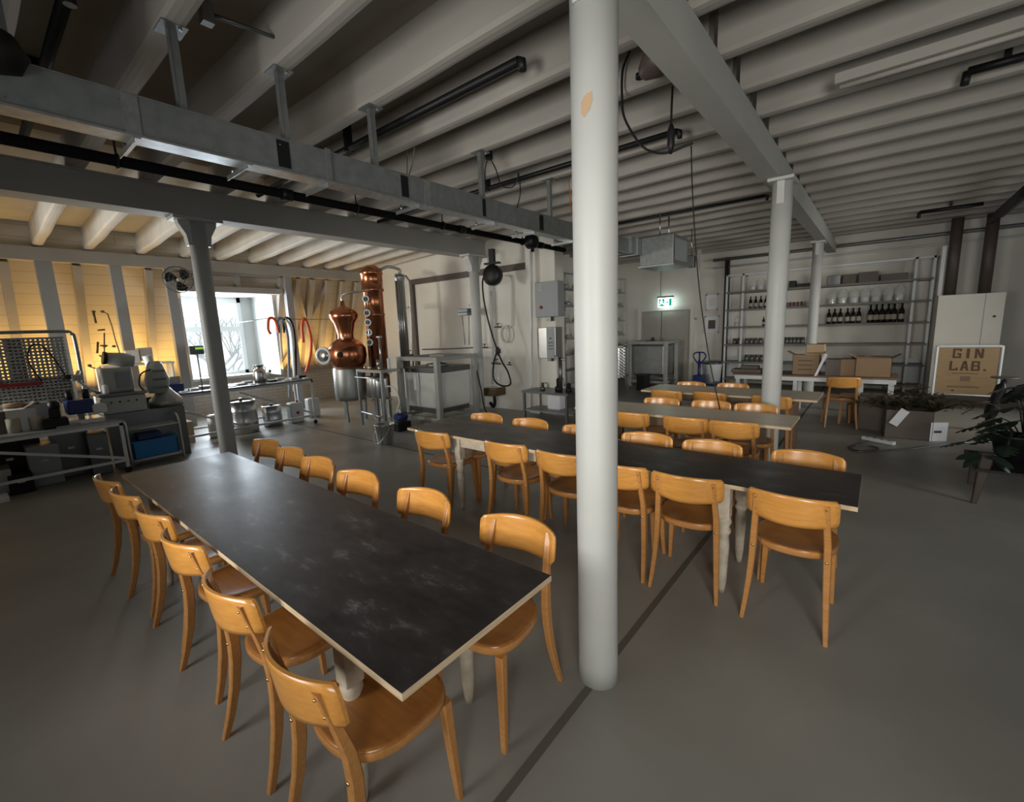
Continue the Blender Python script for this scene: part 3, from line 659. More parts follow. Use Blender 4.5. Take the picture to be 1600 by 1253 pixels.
# boxes right of the pillar
def wallbox(a, b_, dep, mt, name, label, cat, y=YM):
    P, Q = px(a[0], a[1], 'y', y-dep), px(b_[0], b_[1], 'y', y-dep)
    t = thing(name, label, cat, ((P.x+Q.x)/2, y-dep/2-.02, Q.z)); hx, h = abs(Q.x-P.x)/2, P.z-Q.z
    MB().box(-hx, hx, -dep/2, dep/2, 0, h, .008).build('housing', mt, t); return t, hx, h, dep
t, hx, h, d = wallbox((836, 442), (873, 494), .22, 'grey_metal', 'switch_cabinet', 'grey switch cabinet with red button high on the wall', 'cabinet')
MB().lathe([(.03, 0), (.03, .02), (.02, .03)], seg=16, mtx=Matrix.Translation((-hx*.45, -d/2-.001, h*.28)) @ Matrix.Rotation(PI/2, 4, 'X')).build('red_button', 'red', t)
MB().box(-hx*.65, -hx*.3, -d/2-.004, -d/2, h*.75, h*.92).build('plate', 'galv', t); MB().box(-.05, .05, -.05, .05, -.08, 0).build('outlet', 'steel_dark', t)
t, hx, h, d = wallbox((842, 512), (869, 560), .24, 'steel', 'water_heater', 'stainless wall box below the grey switch cabinet', 'heater')
MB().box(0, hx, -d/2-.006, -d/2, .01, h-.01).build('front_panel', 'grey_metal', t); MB().lathe([(.012, 0), (.012, .02)], seg=12, mtx=Matrix.Translation((hx*.5, -d/2-.006, h*.65)) @ Matrix.Rotation(PI/2, 4, 'X')).build('knob', 'black', t)
for k in range(3): MB().box(hx*.2, hx*.8, -d/2-.012, -d/2-.005, h*(.3+.1*k), h*(.32+.1*k)).build('vent_slot', 'black', t)
MB().box(-.04, .04, -.05, .05, -.06, 0).build('outlet', 'steel_dark', t)
# coiled hose
o = MB()
for k in range(5): o.torus((0, -k*.012, 0), .125+.008*(k % 3), .010, 'y', 22, 5)
o = o.build('coiled_hose', 'hosewhite'); o.location = px(791, 522, 'y', YM-.08); o.scale = (.8, 1, 1.25); tag(o, 'coil of pale clear hose hanging on a wall hook', 'hose')
# valves
def valve(a, y, label, s=1):
    t = thing('wall_valve', label, 'valve', px(*a, 'y', y)); MB().tube([(-.09*s, 0, 0), (.09*s, 0, 0)], .016*s, 8).build('body', 'bronze', t)
    MB().tube([(0, 0, 0), (0, 0, .07*s)], .008, 6).tube([(-.04*s, 0, .07*s), (.04*s, 0, .07*s)], .01, 6).build('handle', 'black', t)
valve((778, 511), YM-.08, 'bronze valve with handle at the foot of the wall pipe left of the hose coil')
valve((757, 543), YM-.08, 'bronze tap on the wall right of the slim white column')
valve((775, 568), YM-.08, 'bronze double tap above the small wall basin', 1.3)
valve((796, 570), YM-.08, 'small bronze valve inside the loop of black hose', .7)
valve((640, 555), 6.3, 'dark valve between condenser and framed tank', 1.5)
# small wall basin
p = px(768, 612, 'y', YM-.25)
t = thing('wash_basin', 'little bronze coloured wall basin under the taps', 'basin', (p.x, YM-.2, p.z))
MB().box(-.13, .2, -.18, .18, -.08, .09, .02).build('bowl', 'bronze', t); MB().box(-.11, .17, -.15, .15, .091, .096).build('basin_top', 'steel', t)
MB().tube(curve_pts([(.05, -.02, -.08), (.05, -.02, -.25), (0, -.02, -.32), (-.08, -.02, -.24)], 4), .035, 10).build('drain_trap', 'black', t)
t = thing('glass_jug', 'tall clear glass vessel standing on the wall basin', 'jug', (p.x+.16, YM-.2, p.z+.10)); MB().lathe([(.055, 0), (.06, .05), (.06, .28), (.03, .34), (.03, .38)], seg=18, cap=False).build('body', 'glass', t)
# balance on pole by the column
p = px(727, 486, 'y', 6.75)
t = thing('filling_device', 'dark filling device on thin legs beside the slim white column', 'device', p)
MB().box(-.13, .13, -.08, .08, -.03, .05, .01).build('body', 'steel_dark', t); MB().box(-.14, .14, -.09, .09, -.09, -.03, .01).build('tray', 'galv', t)
for s in (-.1, .1): MB().tube([(s, 0, -.08), (s*.6, 0, -.70)], .01, 6).build('leg', 'galv', t)
MB().tube(curve_pts([(.11, 0, .04), (.11, 0, .11), (.16, 0, .13), (.2, 0, .09), (.2, 0, -.08)], 4), .009, 6).build('spout', 'steel', t)
# work table right of pillar, with kit
P = px(835, 622, 'y', 6.9)
t = thing('work_table', 'dark topped steel work table beside the near column, against the wall', 'table', (-4.55, 6.85, 0))
MB().box(-.62, .40, -.28, .28, .48, .52).build('tabletop', 'steel_dark', t)
for sx in (-.58, .36):
    for sy in (-.25, .25): MB().box(sx-.02, sx+.02, sy-.02, sy+.02, 0, .48).build('leg', 'steel_dark', t)
MB().box(-.6, .38, -.26, .26, .14, .16).build('shelf', 'grey_metal', t)
for i, (a, rr, hh_, lab) in enumerate((((848, 607), .05, .14, 'small dark pump on the work table'), ((873, 607), .07, .24, 'black motor pump on the work table by the near column'), ((889, 608), .06, .16, 'squat dark pump at the right end of the work table'))):
    p = px(*a, 'y', 6.8); t = thing('pump', lab, 'pump', (p.x, 6.8, .52)); MB().lathe([(rr, 0), (rr, hh_*.3), (rr*.6, hh_*.4), (rr*.6, hh_*.9), (rr*.3, hh_)], seg=14).build('body', 'black' if i else 'steel_dark', t)
    MB().tube(curve_pts([(0, 0, hh_*.8), (.09, 0, hh_), (.13, 0, hh_*.4)], 4), .01, 6).build('hose', 'steel_dark', t)
t = thing('capping_press', 'tall grey hand press standing on the work table', 'press', px(876, 600, 'y', 6.75)); 
MB().tube([(0, 0, -.1), (0, 0, .48)], .035, 12).build('column', 'steel_dark', t); MB().tube(curve_pts([(-.12, 0, .50), (0, 0, .46), (.12, 0, .44)], 4), .02, 8).build('head', 'galv_light', t)
t = thing('white_canister', 'white tank tucked under the steel work table', 'canister', (-4.6, 6.9, 0.16)); MB().box(-.14, .14, -.12, .12, 0, .28, .03).build('body', 'paper', t); MB().cyl(.06, 0, .28, .31, .03, 12).build('cap', 'red', t)
# ------------------------------------------------------------------ copper still
t = thing('pot_still', 'polished copper pot still with onion helmet on a stainless stand', 'still', (-8.02, 4.75, 0))
MB().lathe([(.285, .42), (.30, .5), (.30, 1.02), (.285, 1.06)], seg=32).build('stainless_jacket', 'steel_dull', t)
for k in range(3):
    a = 2*PI*k/3 - 1.0; MB().bar((.25*math.cos(a), .25*math.sin(a), .45), (.23*math.cos(a), .23*math.sin(a), 0), .07, .03).build('leg', 'steel_dull', t)
MB().lathe([(.27, 1.04), (.33, 1.12), (.36, 1.28), (.35, 1.42), (.29, 1.52), (.20, 1.58), (.17, 1.60)], seg=32).build('pot', 'copper', t)
MB().lathe([(.165, 1.59), (.15, 1.64), (.155, 1.72), (.20, 1.90), (.26, 2.0), (.27, 2.06), (.24, 2.13), (.15, 2.18), (.05, 2.22), (.03, 2.32)], seg=32).build('onion_head', 'copper', t)
mw = MB().lathe([(.13, 0), (.13, .14)], seg=24, mtx=Matrix.Translation((-.22, -.27, 1.30)) @ Matrix.Rotation(PI/2, 4, 'X') @ Matrix.Rotation(.40, 4, 'Y')).build('manway_neck', 'copper', t)
mt_ = Matrix.Translation((-.165, -.40, 1.30)) @ Matrix.Rotation(PI/2, 4, 'X') @ Matrix.Rotation(.40, 4, 'Y')
r_ = MB().torus((0, 0, 0), .145, .028, 'z', 24, 8); bmesh.ops.transform(r_.bm, matrix=mt_, verts=r_.bm.verts[:]); r_.build('manway_ring', 'white_metal', mw)
MB().lathe([(.13, 0), (.128, .01), (.02, .03)], seg=24, mtx=mt_).build('manway_glass', 'steel', mw)
MB().lathe([(.05, 0), (.05, .03), (.03, .03)], seg=18, mtx=Matrix.Translation((.235, -.295, 1.32)) @ Matrix.Rotation(PI/2, 4, 'X') @ Matrix.Rotation(.7, 4, 'Y')).build('port', 'black', t)
MB().tube(curve_pts([(0, 0, 2.3), (.0, 0, 2.42), (.15, .1, 2.47), (.42, .35, 2.5)], 5), .022, 8).build('vapour_pipe', 'steel', t)
MB().torus((-.28, .1, 1.62), .23, .016, 'y', 24, 6).build('handwheel', 'black', t)
for k in range(4): MB().tube([(-.28-.22*math.cos(k*PI/4), .1, 1.62-.22*math.sin(k*PI/4)), (-.28+.22*math.cos(k*PI/4), .1, 1.62+.22*math.sin(k*PI/4))], .006, 5).build('spoke', 'black', t)
MB().lathe([(.03, 0), (.03, .02)], seg=12, mtx=Matrix.Translation((.25, -.2, 1.62)) @ Matrix.Rotation(PI/2, 4, 'X')).build('gauge', 'paper', t)
t = thing('rectifying_column', 'tall polished copper column with a row of round sight glasses', 'still column', (-7.74, 5.25, 0))
MB().lathe([(.19, .5), (.19, 2.02), (.20, 2.03), (.20, 2.06), (.19, 2.07), (.19, 2.48), (.215, 2.50), (.215, 2.54), (.20, 2.55), (.205, 2.80), (.215, 2.81), (.215, 2.86), (.19, 2.92), (.1, 2.98)], seg=36).build('body', 'copper', t)
for z in (2.34, 2.08, 1.90, 1.71, 1.52):
    a = -1.25; mt_ = Matrix.Translation((.225*math.cos(a), .225*math.sin(a), z)) @ Vector((math.cos(-1.0), math.sin(-1.0), 0)).to_track_quat('Z', 'Y').to_matrix().to_4x4()
    r_ = MB().torus((0, 0, 0), .056, .016, 'z', 20, 6); bmesh.ops.transform(r_.bm, matrix=mt_, verts=r_.bm.verts[:]); f_ = r_.build('sight_glass', 'white_metal', t)
    MB().lathe([(.045, 0), (.045, .008)], seg=18, mtx=mt_).build('pane', 'black', f_)
MB().tube([(.07, -.215, 2.42), (.07, -.22, 1.0)], .012, 8).build('side_pipe', 'steel', t)
MB().tube([(-.22, .05, 2.9), (-.22, .05, 2.55), (-.26, .0, 2.5)], .02, 8).build('drain_pipe', 'black', t)
for k in range(3):
    a = 2*PI*k/3 + .5; MB().box(.15*math.cos(a)-.03, .15*math.cos(a)+.03, .15*math.sin(a)-.03, .15*math.sin(a)+.03, 0, .5).build('leg', 'steel_dull', t)
t = thing('condenser', 'slim ribbed stainless condenser right of the copper column', 'condenser', (-7.52, 5.75, 0))
MB().lathe([(.085, .95), (.085, 2.72), (.10, 2.74), (.10, 2.80), (.04, 2.84)], seg=24).build('body', 'steel_dull', t)
for k in range(5):
    a = -2.2 + .45*k; MB().tube([(.09*math.cos(a), .09*math.sin(a), 1.0), (.09*math.cos(a), .09*math.sin(a), 2.70)], .010, 6).build('tube', 'steel', t)
MB().tube(curve_pts([(0, 0, 2.82), (0, 0, 2.92), (-.08, -.2, 2.97), (-.16, -.35, 2.9)], 4), .03, 8).build('vapour_pipe', 'steel', t)
MB().box(-.03, .03, -.03, .03, 0, .95).build('stand', 'grey_metal', t)
# spirit safe frame with small receivers
p0, p1 = px(560, 640, 'y', 4.75), px(612, 640, 'y', 4.75)
t = thing('receiver_frame', 'stainless frame with hanging spirit receivers right of the still stand', 'receiver', (-7.05, 4.75, 0))
MB().box(-.40, .38, -.2, .2, 1.00, 1.05).build('top_plate', 'steel', t)
for sx in (-.38, .36):
    for sy in (-.18, .18): MB().box(sx-.022, sx+.022, sy-.022, sy+.022, 0, 1.0).build('post', 'steel_dull', t)
for sx, rr in ((-.20, .075), (.02, .11), (.22, .07)):
    f_ = MB().lathe([(rr*.9, .52), (rr, .55), (rr, .88), (rr*.9, .92)], (sx, -.05, 0), 22).build('receiver_vessel', 'steel', t)
    MB().tube([(sx, -.05, .52), (sx, -.05, .45)], .012, 8).build('outlet', 'brass', f_)
MB().tube([(-.45, -.2, .90), (.1, -.2, .90), (.3, -.2, .86)], .014, 8).build('rail', 'steel', t)
MB().tube([(-.36, -.18, .25), (.36, -.18, .20)], .022, 8).build('rail', 'steel', t)
MB().box(-.38, .36, -.01, .01, .5, .52).build('rail', 'steel', t)
MB().tube([(.12, 0, 1.05), (.12, 0, 1.62)], .02, 8).tube([(.05, 0, 1.62), (.19, 0, 1.62)], .022, 8).build('stand_pipe', 'steel', t)
MB().tube([(.02, .0, 1.05), (.02, 0, 1.22)], .03, 10).build('thermometer_pocket', 'steel', t)
for k, sx in enumerate((-.25, -.1, .2)): MB().lathe([(.02, 0), (.028, .03), (.01, .06)], (sx, -.1, 1.05), 10).build('fitting', 'brass', t)
o = MB().box(-.055, .055, -.003, .003, -.14, .14).build('notice_sheet', 'paper'); o.location = px(608, 572, 'y', 4.9); tag(o, 'white paper sheet fixed above the spirit receivers', 'paper')
cable('transfer_hose', cp([(602, 604), (612, 604), (620, 612), (624, 628), (621, 640)], 4.6), .014, 'hosewhite', 'pale hose arching between receivers and framed tank', 'hose')
t = thing('transfer_pump', 'small dark pump with green housing on the floor by the tank', 'pump', px(628, 672, 'z', 0)); MB().box(-.1, .1, -.14, .14, 0, .16, .02).build('base', 'black', t)
MB().lathe([(.07, -.1), (.07, .1)], seg=14, mtx=Matrix.Translation((0, 0, .24)) @ Matrix.Rotation(PI/2, 4, 'X')).build('motor', 'darkblue', t); MB().tube(curve_pts([(0, 0, .3), (-.05, 0, .38), (-.1, 0, .3)], 4), .018, 8).build('handle', 'hosewhite', t)
# framed tank
def framed_tank(x, y, sx, sy, z0, z1, top, label, inner, mt='zinc'):
    t = thing('framed_tank', label, 'tank', (x, y, 0)); hx, hy = sx/2, sy/2
    for a in (-1, 1):
        for b_ in (-1, 1):
            f_ = MB().box(a*hx-.045, a*hx+.045, b_*hy-.045, b_*hy+.045, 0, top, .006).build('corner_post', mt, t); MB().box(a*hx-.065, a*hx+.065, b_*hy-.065, b_*hy+.065, 0, .02).build('foot_plate', mt, f_)
    for z_a, z_b in ((top-.07, top-.001), (.10, .16)):
        b = MB()
        for b_ in (-1, 1): b.box(-hx, hx, b_*hy-.03, b_*hy+.03, z_a, z_b)
        for a in (-1, 1): b.box(a*hx-.031, a*hx+.031, -hy, hy, z_a, z_b-.001)
        b.build('frame_ring', mt, t)
    MB().box(-hx+.06, hx-.06, -hy+.06, hy-.06, z0, z1, .04).build('vessel', inner, t)
    MB().box(-hx+.05, hx-.05, -hy+.05, hy-.05, z1-.05, z1+.05, .01).build('rim', 'steel_dark', t)
    MB().lathe([(.22, 0), (.20, .04), (.06, .06), (.05, .12)], (0, 0, z1+.05), 20).build('lid', 'steel_dull', t)
    v = MB().tube([(-hx*.4, -hy+.02, z1), (-hx*.4, -hy-.06, z1-.01)], .03, 10).build('valve', 'steel_dark', t)
    return t
ft = framed_tank(-6.42, 5.62, 1.04, .92, .30, 1.00, 1.24, 'square galvanised framed tank with pale walls and a paper sheet', 'tote')
MB().box(-.42, .42, -.38, .38, .22, .31).build('base_pan', 'steel_dark', ft)
MB().box(-.1, .3, -.1, .2, 1.17, 1.26, .02).build('lid_motor', 'grey_metal', ft)
o = MB().box(-.075, .075, -.003, .003, -.16, .16).build('notice_sheet', 'paper'); o.location = px(650, 596, 'y', 5.19); tag(o, 'white paper sheet taped to the pale framed tank', 'paper')
cable('tank_hose', cp([(742, 562), (745, 580), (752, 610), (758, 640), (775, 655)], 6.1), .012, 'black', 'thin black hose hanging from the framed tank corner', 'hose')
# bucket with rods
t = thing('steel_bucket', 'stainless bucket with handles standing on the floor before the tank', 'bucket', (-5.82, 3.95, 0))
MB().lathe([(.115, 0), (.145, .30), (.155, .31), (.150, .30), (.12, .01)], seg=26, cap=False).build('body', 'steel', t)
MB().torus((0, 0, .305), .150, .008, 'z', 26, 6).build('rim', 'steel', t); MB().tube(curve_pts([(.15, 0, .28), (.13, -.12, .12), (0, -.17, .03), (-.13, -.12, .12), (-.15, 0, .28)], 4), .005, 5).build('handle', 'steel', t)

# ------------------------------------------------------------------ eaves benches
def bench(x, y0, y1, dep, h, label, top='steel_dark', frame='white_metal', casters=True, brace=True):
    t = thing('work_bench', label, 'workbench', (x, (y0+y1)/2, 0)); L_ = (y1-y0)/2
    MB().box(-dep, 0, -L_, L_, h-.03, h).build('worktop', top, t)
    b = MB().box(-dep, 0, -L_, -L_+.035, h-.065, h-.03).box(-dep, 0, L_-.035, L_, h-.065, h-.03).box(-.035, 0, -L_, L_, h-.065, h-.03).box(-dep, -dep+.035, -L_, L_, h-.065, h-.03)
    b.build('frame', frame, t)
    for xx in (-dep+.02, -.02):
        for yy in (-L_+.02, L_-.02):
            f_ = MB().box(xx-.018, xx+.018, yy-.018, yy+.018, .08 if casters else 0, h-.065).build('leg', frame, t)
            if casters: MB().lathe([(.035, -.012), (.04, 0), (.035, .012)], seg=14, mtx=Matrix.Translation((xx, yy, .04)) @ Matrix.Rotation(PI/2, 4, 'Y')).build('caster', 'black', f_)
    MB().box(-.035, -.005, -L_, L_, .155, .188).box(-dep, -dep+.03, -L_, L_, .155, .188).build('lower_rail', frame, t)
    if brace: MB().bar((-.01, -L_, h-.08), (-.01, 0, .2), .030).bar((-.01, 0, h-.1), (-.01, L_-.03, .2), .030).build('brace', frame, t)
    return t
bench(-7.55, -1.45, 1.19, .75, .70, 'stainless topped bench at the left edge with slanting braces', 'steel_dull')
bench(-8.36, 1.62, 4.17, .75, .88, 'white framed bench under the dormer window', 'steel_dark')
# perforated panel
t = thing('perforated_panel', 'grey perforated steel panel in a bent tube frame at the left edge', 'panel', (-8.34, 0, 0))
MB().tube(curve_pts([(0, -.6, 1.86), (0, .2, 1.87), (0, .86, 1.87), (0, .96, 1.84), (0, .985, 1.75), (0, .985, 1.2), (0, .985, .7)], 5), .022, 10).build('tube_frame', 'galv', t)
b = MB()
# plate with real holes: built as webs between cells
y0_, y1_, z0_, z1_ = -.45, .88, .95, 1.80; st = .042
ny, nz = int((y1_-y0_)/st), int((z1_-z0_)/st)
for j in range(nz+1): b.box(-.0025, .0025, y0_, y1_, z0_+j*st-.0125, z0_+j*st+.0125)
for i in range(ny+1): b.box(-.002, .002, y0_+i*st-.0125, y0_+i*st+.0125, z0_, z1_)
pp = b.build('perforated_sheet', 'zinc', t); pp.rotation_euler = (0, 0, 0)
MB().box(-.004, .002, y0_, y1_, z0_, 1.30).box(-.004, .002, .36, .50, 1.3, z1_).box(-.004, .002, -.45, -.15, 1.3, z1_).build('blank_sheet', 'zinc', t)
MB().box(.01, .06, -.02, .60, 1.20, 1.245).build('tool_rail', 'red', t)
cable('panel_cable', [(-8.30, .60, 1.24), (-8.30, .52, 1.5), (-8.30, .56, 1.68), (-8.30, .66, 1.70), (-8.30, .76, 1.5), (-8.30, .84, 1.25)], .008, 'black', 'black cable looped over the perforated panel')
o = MB().box(-.02, .02, -.45, .45, 0, .30, .01).build('splash_board', 'white_metal'); o.location = (-8.10, .25, .70); tag(o, 'white board standing at the back of the left bench', 'board')
# things on the left bench
def at_bench(x_, y_, X, z): p = px(x_, y_, 'x', X); return Vector((X, p.y, z))
for i, (a, r, h, lab) in enumerate((((20, 660), .062, .17, 'white paper roll on the left bench, left one of the pair'), ((57, 655), .068, .16, 'white paper roll on the left bench, right one of the pair'))):
    q = at_bench(*a, -7.8, .70); o = MB().cyl(0, 0, 0, h, r, 22).build('paper_roll', 'label'); o.location = q; tag(o, lab, 'roll', 'rolls on the left bench')
t = thing('cardboard_box', 'open brown carton at the far left of the bench', 'box', at_bench(8, 640, -7.95, .70)); MB().box(-.14, .14, -.13, .13, 0, .26).build('body', 'card_grey', t); MB().quad((-.14, .13, .26), (.14, .13, .26), (.16, .24, .33), (-.16, .24, .33)).build('flap', 'card_grey', t)
t = thing('bottle_on_side', 'brown bottle lying on its side at the far left', 'bottle', at_bench(20, 617, -8.0, 1.0)); MB().lathe([(.03, -.1), (.035, 0), (.03, .05), (.012, .09), (.012, .2)], seg=14, mtx=Matrix.Rotation(-PI/2, 4, 'X')).build('glass', 'card', t); MB().box(-.2, .2, -.1, .15, -.30, -.035).build('stand', 'white_metal', t)
t = thing('label_dispenser', 'black label dispenser with round knob on the left bench', 'dispenser', at_bench(88, 655, -7.75, .70))
MB().box(-.09, .09, -.14, .10, 0, .12, .02).box(-.04, .04, -.06, .04, .12, .24, .01).build('body', 'black', t); MB().lathe([(.03, .22), (.055, .25), (.055, .30), (.03, .33)], seg=16).build('knob', 'black', t); MB().box(-.12, .12, -.02, .2, 0, .02).build('base', 'grey_metal', t)
t = thing('binocular_labeller', 'dark navy machine with twin rollers on the left bench', 'machine', at_bench(126, 645, -7.95, .70))
MB().box(-.14, .14, -.13, .13, .12, .30, .02).build('body', 'darkblue', t); MB().box(-.18, .18, -.18, .18, 0, .05).build('base', 'steel', t); MB().box(-.03, .03, -.03, .03, .05, .12).build('stem', 'steel_dark', t)
for s in (-.08, .08): MB().lathe([(.035, .28), (.035, .42)], (0, s, 0), 14).build('roller', 'black', t)
MB().box(-.02, .16, .10, .24, .10, .22, .02).build('control_box', 'white_metal', t)
t = thing('filling_machine', 'large grey enamel bottling machine with chute beside the left bench', 'machine', (-8.25, 1.38, 0))
MB().box(-.28, .26, -.30, .18, .74, .98, .02).build('lower_housing', 'machine', t); MB().box(-.30, .28, -.32, .20, .98, 1.02, .01).build('tray', 'steel_dark', t)
MB().box(-.2, .14, -.24, .10, 1.02, 1.36, .02).build('upper_housing', 'machine', t)
MB().lathe([(.09, -.14), (.10, .0), (.08, .16)], seg=22, mtx=Matrix.Translation((0, .02, 1.46)) @ Matrix.Rotation(PI/2-.2, 4, 'X')).build('motor', 'machine', t)
MB().lathe([(.085, .15), (.09, .19)], seg=22, mtx=Matrix.Translation((0, .02, 1.46)) @ Matrix.Rotation(PI/2-.2, 4, 'X')).build('motor_cap', 'black', t)
MB().box(.15, .18, -.08, .06, 1.08, 1.30).build('panel_plate', 'steel_dark', t)
MB().lathe([(.22, 0), (.20, .10), (.10, .22), (.06, .28)], (.05, .45, .74), 24).build('turntable', 'steel_dull', t)
MB().lathe([(.03, 0), (.035, .02), (.035, .10), (.02, .12)], (.17, -.22, 1.02), 14).build('dosing_knob', 'paper', t)
MB().tube(curve_pts([(.0, -.26, 1.02), (.06, -.38, 1.12), (.02, -.46, 1.24), (-.04, -.42, 1.34)], 4), .022, 8).build('feed_arm', 'steel', t)
MB().box(-.06, .10, -.52, -.40, 1.22, 1.30, .015).build('sensor_head', 'machine', t)
MB().lathe([(.028, -.05), (.034, .06)], seg=14, mtx=Matrix.Translation((.06, -.54, 1.28)) @ Matrix.Rotation(PI/2, 4, 'X')).build('eyepiece', 'black', t)
for k in range(4): MB().lathe([(.012, 0), (.012, .015)], seg=10, mtx=Matrix.Translation((.265, -.2+.09*k, .90)) @ Matrix.Rotation(PI/2, 4, 'Y')).build('push_button', 'black' if k % 2 else 'red', t)
MB().lathe([(.12, 0), (.15, .2), (.09, .42), (.06, .46)], (.05, .38, .95), 22).build('column', 'machine', t)
MB().box(-.28, .28, -.28, .60, 0, .74).build('base_cabinet', 'steel_dark', t)
for k in range(3): MB().box(.17, .22, .30, .46, 1.02+.12*k, 1.05+.12*k, .01).build('label_roller', 'steel_dark', t)
MB().tube(curve_pts([(.18, .30, 1.30), (.2, .18, 1.25), (.2, .14, 1.1), (.2, .2, .98)], 4), .010, 6).build('cable', 'black', t)
t = thing('cardboard_tube', 'white plastic cylinder tilted above the bottling machine', 'cylinder', px(236, 572, 'x', -8.5)); MB().tube([(0, .03, -.20), (0, -.03, .16)], .06, 16).build('body', 'white_metal', t); MB().lathe([(.05, 0), (.015, -.14)], (0, .04, -.20), 12).build('nozzle', 'hosewhite', t)
for i, (a, lab) in enumerate((((207, 556), 'pale box on the sill behind the bottling machine'), ((226, 552), 'small taupe box on the sill right of the pale box'))):
    o = MB().box(-.08, .08, -.10, .10, -.13, .10, .005).build('storage_box', 'hosewhite' if i == 0 else 'rafter'); o.location = px(*a, 'x', -10.3); tag(o, lab, 'box')
o = MB().box(-.2, .2, -.5, .5, -.03, 0).box(-.18, .18, -.48, -.45, -1.42, -.03).box(-.18, .18, .45, .48, -1.42, -.03).build('side_shelf', 'hosewhite'); o.location = (-10.3, px(215, 565, 'x', -10.3).y, px(215, 566, 'x', -10.3).z-.02); tag(o, 'pale stand behind the bottling machine holding two boxes', 'stand')
# microscope like valve tree on the wall
t = thing('pipe_manifold', 'thin bronze pipe manifold with taps on the pale wall left', 'manifold', (-10.45, 1.6, 0))
for pts in ([(146, 488), (150, 505)], [(160, 487), (168, 490), (175, 510), (180, 530), (186, 548), (190, 572)], [(152, 516), (164, 515)], [(156, 540), (168, 540)], [(153, 534), (152, 552)], [(163, 520), (163, 548), (165, 562), (172, 565)], [(155, 555), (163, 560)], [(138, 572), (150, 576), (160, 573)]):
    P = [px(a, b_, 'x', -10.35) - Vector((-10.45, 1.6, 0)) for a, b_ in pts]; MB().tube(P, .010 if len(pts) > 2 else .016, 6).build('pipe', 'bronze', t)
for a in ((146, 487), (160, 487), (178, 541), (140, 571), (163, 541)):
    q = px(*a, 'x', -10.33) - Vector((-10.45, 1.6, 0)); MB().lathe([(.02, -.02), (.03, 0), (.02, .02)], q, 10).build('tap', 'bronze', t)
# white framed cart with blue crate
t = thing('tube_trolley', 'chrome tube trolley beside the left bench', 'trolley', (-7.85, 1.52, 0))
for yy in (-.29, .29):
    MB().tube(curve_pts([(.20, yy, .03), (.20, yy, .48), (.19, yy, .60), (.10, yy, .66), (-.10, yy, .66), (-.19, yy, .6), (-.20, yy, .48), (-.20, yy, .03)], 4), .015, 10).build('bent_frame', 'steel', t)
MB().tube([(.20, -.29, .12), (.20, .29, .12)], .012, 8).tube([(-.20, -.29, .12), (-.20, .29, .12)], .012, 8).tube([(.20, -.29, .54), (.20, .29, .54)], .010, 8).build('cross_rail', 'steel', t)
MB().box(-.2, .2, -.29, .29, .10, .12).build('lower_tray', 'white_metal', t); MB().box(-.18, .18, -.28, .28, .53, .55).build('upper_tray', 'grey_metal', t)
t = thing('storage_crate', 'bright blue plastic crate on the lower trolley tray', 'crate', (-7.85, 1.52, .12))
MB().box(-.17, .17, -.25, -.24, 0, .24).box(-.17, .17, .24, .25, 0, .24).box(-.17, -.16, -.25, .25, 0, .24).box(.16, .17, -.25, .25, 0, .24).box(-.17, .17, -.25, .25, 0, .01).build('body', 'blue', t); MB().box(-.18, .18, -.26, .26, .23, .245).build('rim', 'blue', t)
o = MB().box(-.12, .12, -.12, .14, 0, .08, .01).build('tool_case', 'darkblue'); o.location = (-7.85, 1.47, .37); tag(o, 'dark case resting on the bright blue crate', 'case')
# under left bench clutter, with dark cases added to darken the space
for i, (yy, xx, sx, sy, h, mt, lab) in enumerate(((.95, -7.9, .12, .10, .55, 'steel_dark', 'grey cabinet standing under the left bench at its right end'), (.45, -7.95, .15, .14, .50, 'grey_metal', 'grey bin under the middle of the left bench'), (.0, -7.9, .18, .16, .30, 'machine', 'low grey case under the left bench'), (-.2, -7.6, .25, .3, .05, 'paper', 'white sheet bundle lying under the left bench'), (.72, -8.12, .08, .18, .60, 'steel_dark', 'dark slim cabinet pushed to the back under the left bench'), (.18, -8.15, .08, .28, .56, 'black', 'wide black case at the back under the left bench'), (-.45, -8.1, .10, .30, .52, 'duct_brown', 'brown black case at the far left under the bench'), (.22, -7.72, .10, .10, .22, 'black', 'little black box in front under the left bench'))):
    t = thing('under_bench_case', lab, 'case', (xx, yy, 0)); MB().box(-sx, sx, -sy, sy, 0, h, .01).build('body', mt, t)
    if h > .2: MB().box(sx, sx+.01, -.03, .03, h*.6, h*.65).build('handle', 'galv_light', t)
# things on the dormer bench
Z2 = .88
t = thing('milk_can', 'stainless milk can standing on the bench by the dormer', 'can', (-8.85, px(405, 580, 'x', -8.85).y, Z2))
MB().lathe([(.10, 0), (.105, .01), (.105, .18), (.09, .22), (.06, .25), (.06, .27), (.085, .31), (.085, .32)], seg=26).build('body', 'steel', t)
for s in (-1, 1): MB().tube(curve_pts([(0, s*.06, .27), (0, s*.11, .26), (0, s*.105, .19)], 3), .006, 6).build('handle', 'steel', t)
t = thing('storage_crate', 'dark blue open box on the left end of the dormer bench', 'crate', (-8.75, px(271, 600, 'x', -8.75).y, Z2))
MB().box(-.1, .1, -.11, .11, 0, .13, .005).build('body', 'darkblue', t); MB().box(-.10, -.08, -.12, .12, .12, .24).build('dividers', 'grey_metal', t)
t = thing('digital_scale_display', 'small display with green screen left of the pale column', 'display', px(307, 547, 'x', -8.6)); MB().box(-.02, .02, -.10, .10, -.07, .07, .005).build('housing', 'steel_dark', t); MB().box(.021, .024, -.02, .09, .01, .045).build('screen', 'screen', t); MB().tube([(0, 0, -.07), (0, 0, .88-t.location.z)], .012, 8).build('stand', 'galv', t)
random.seed(11)
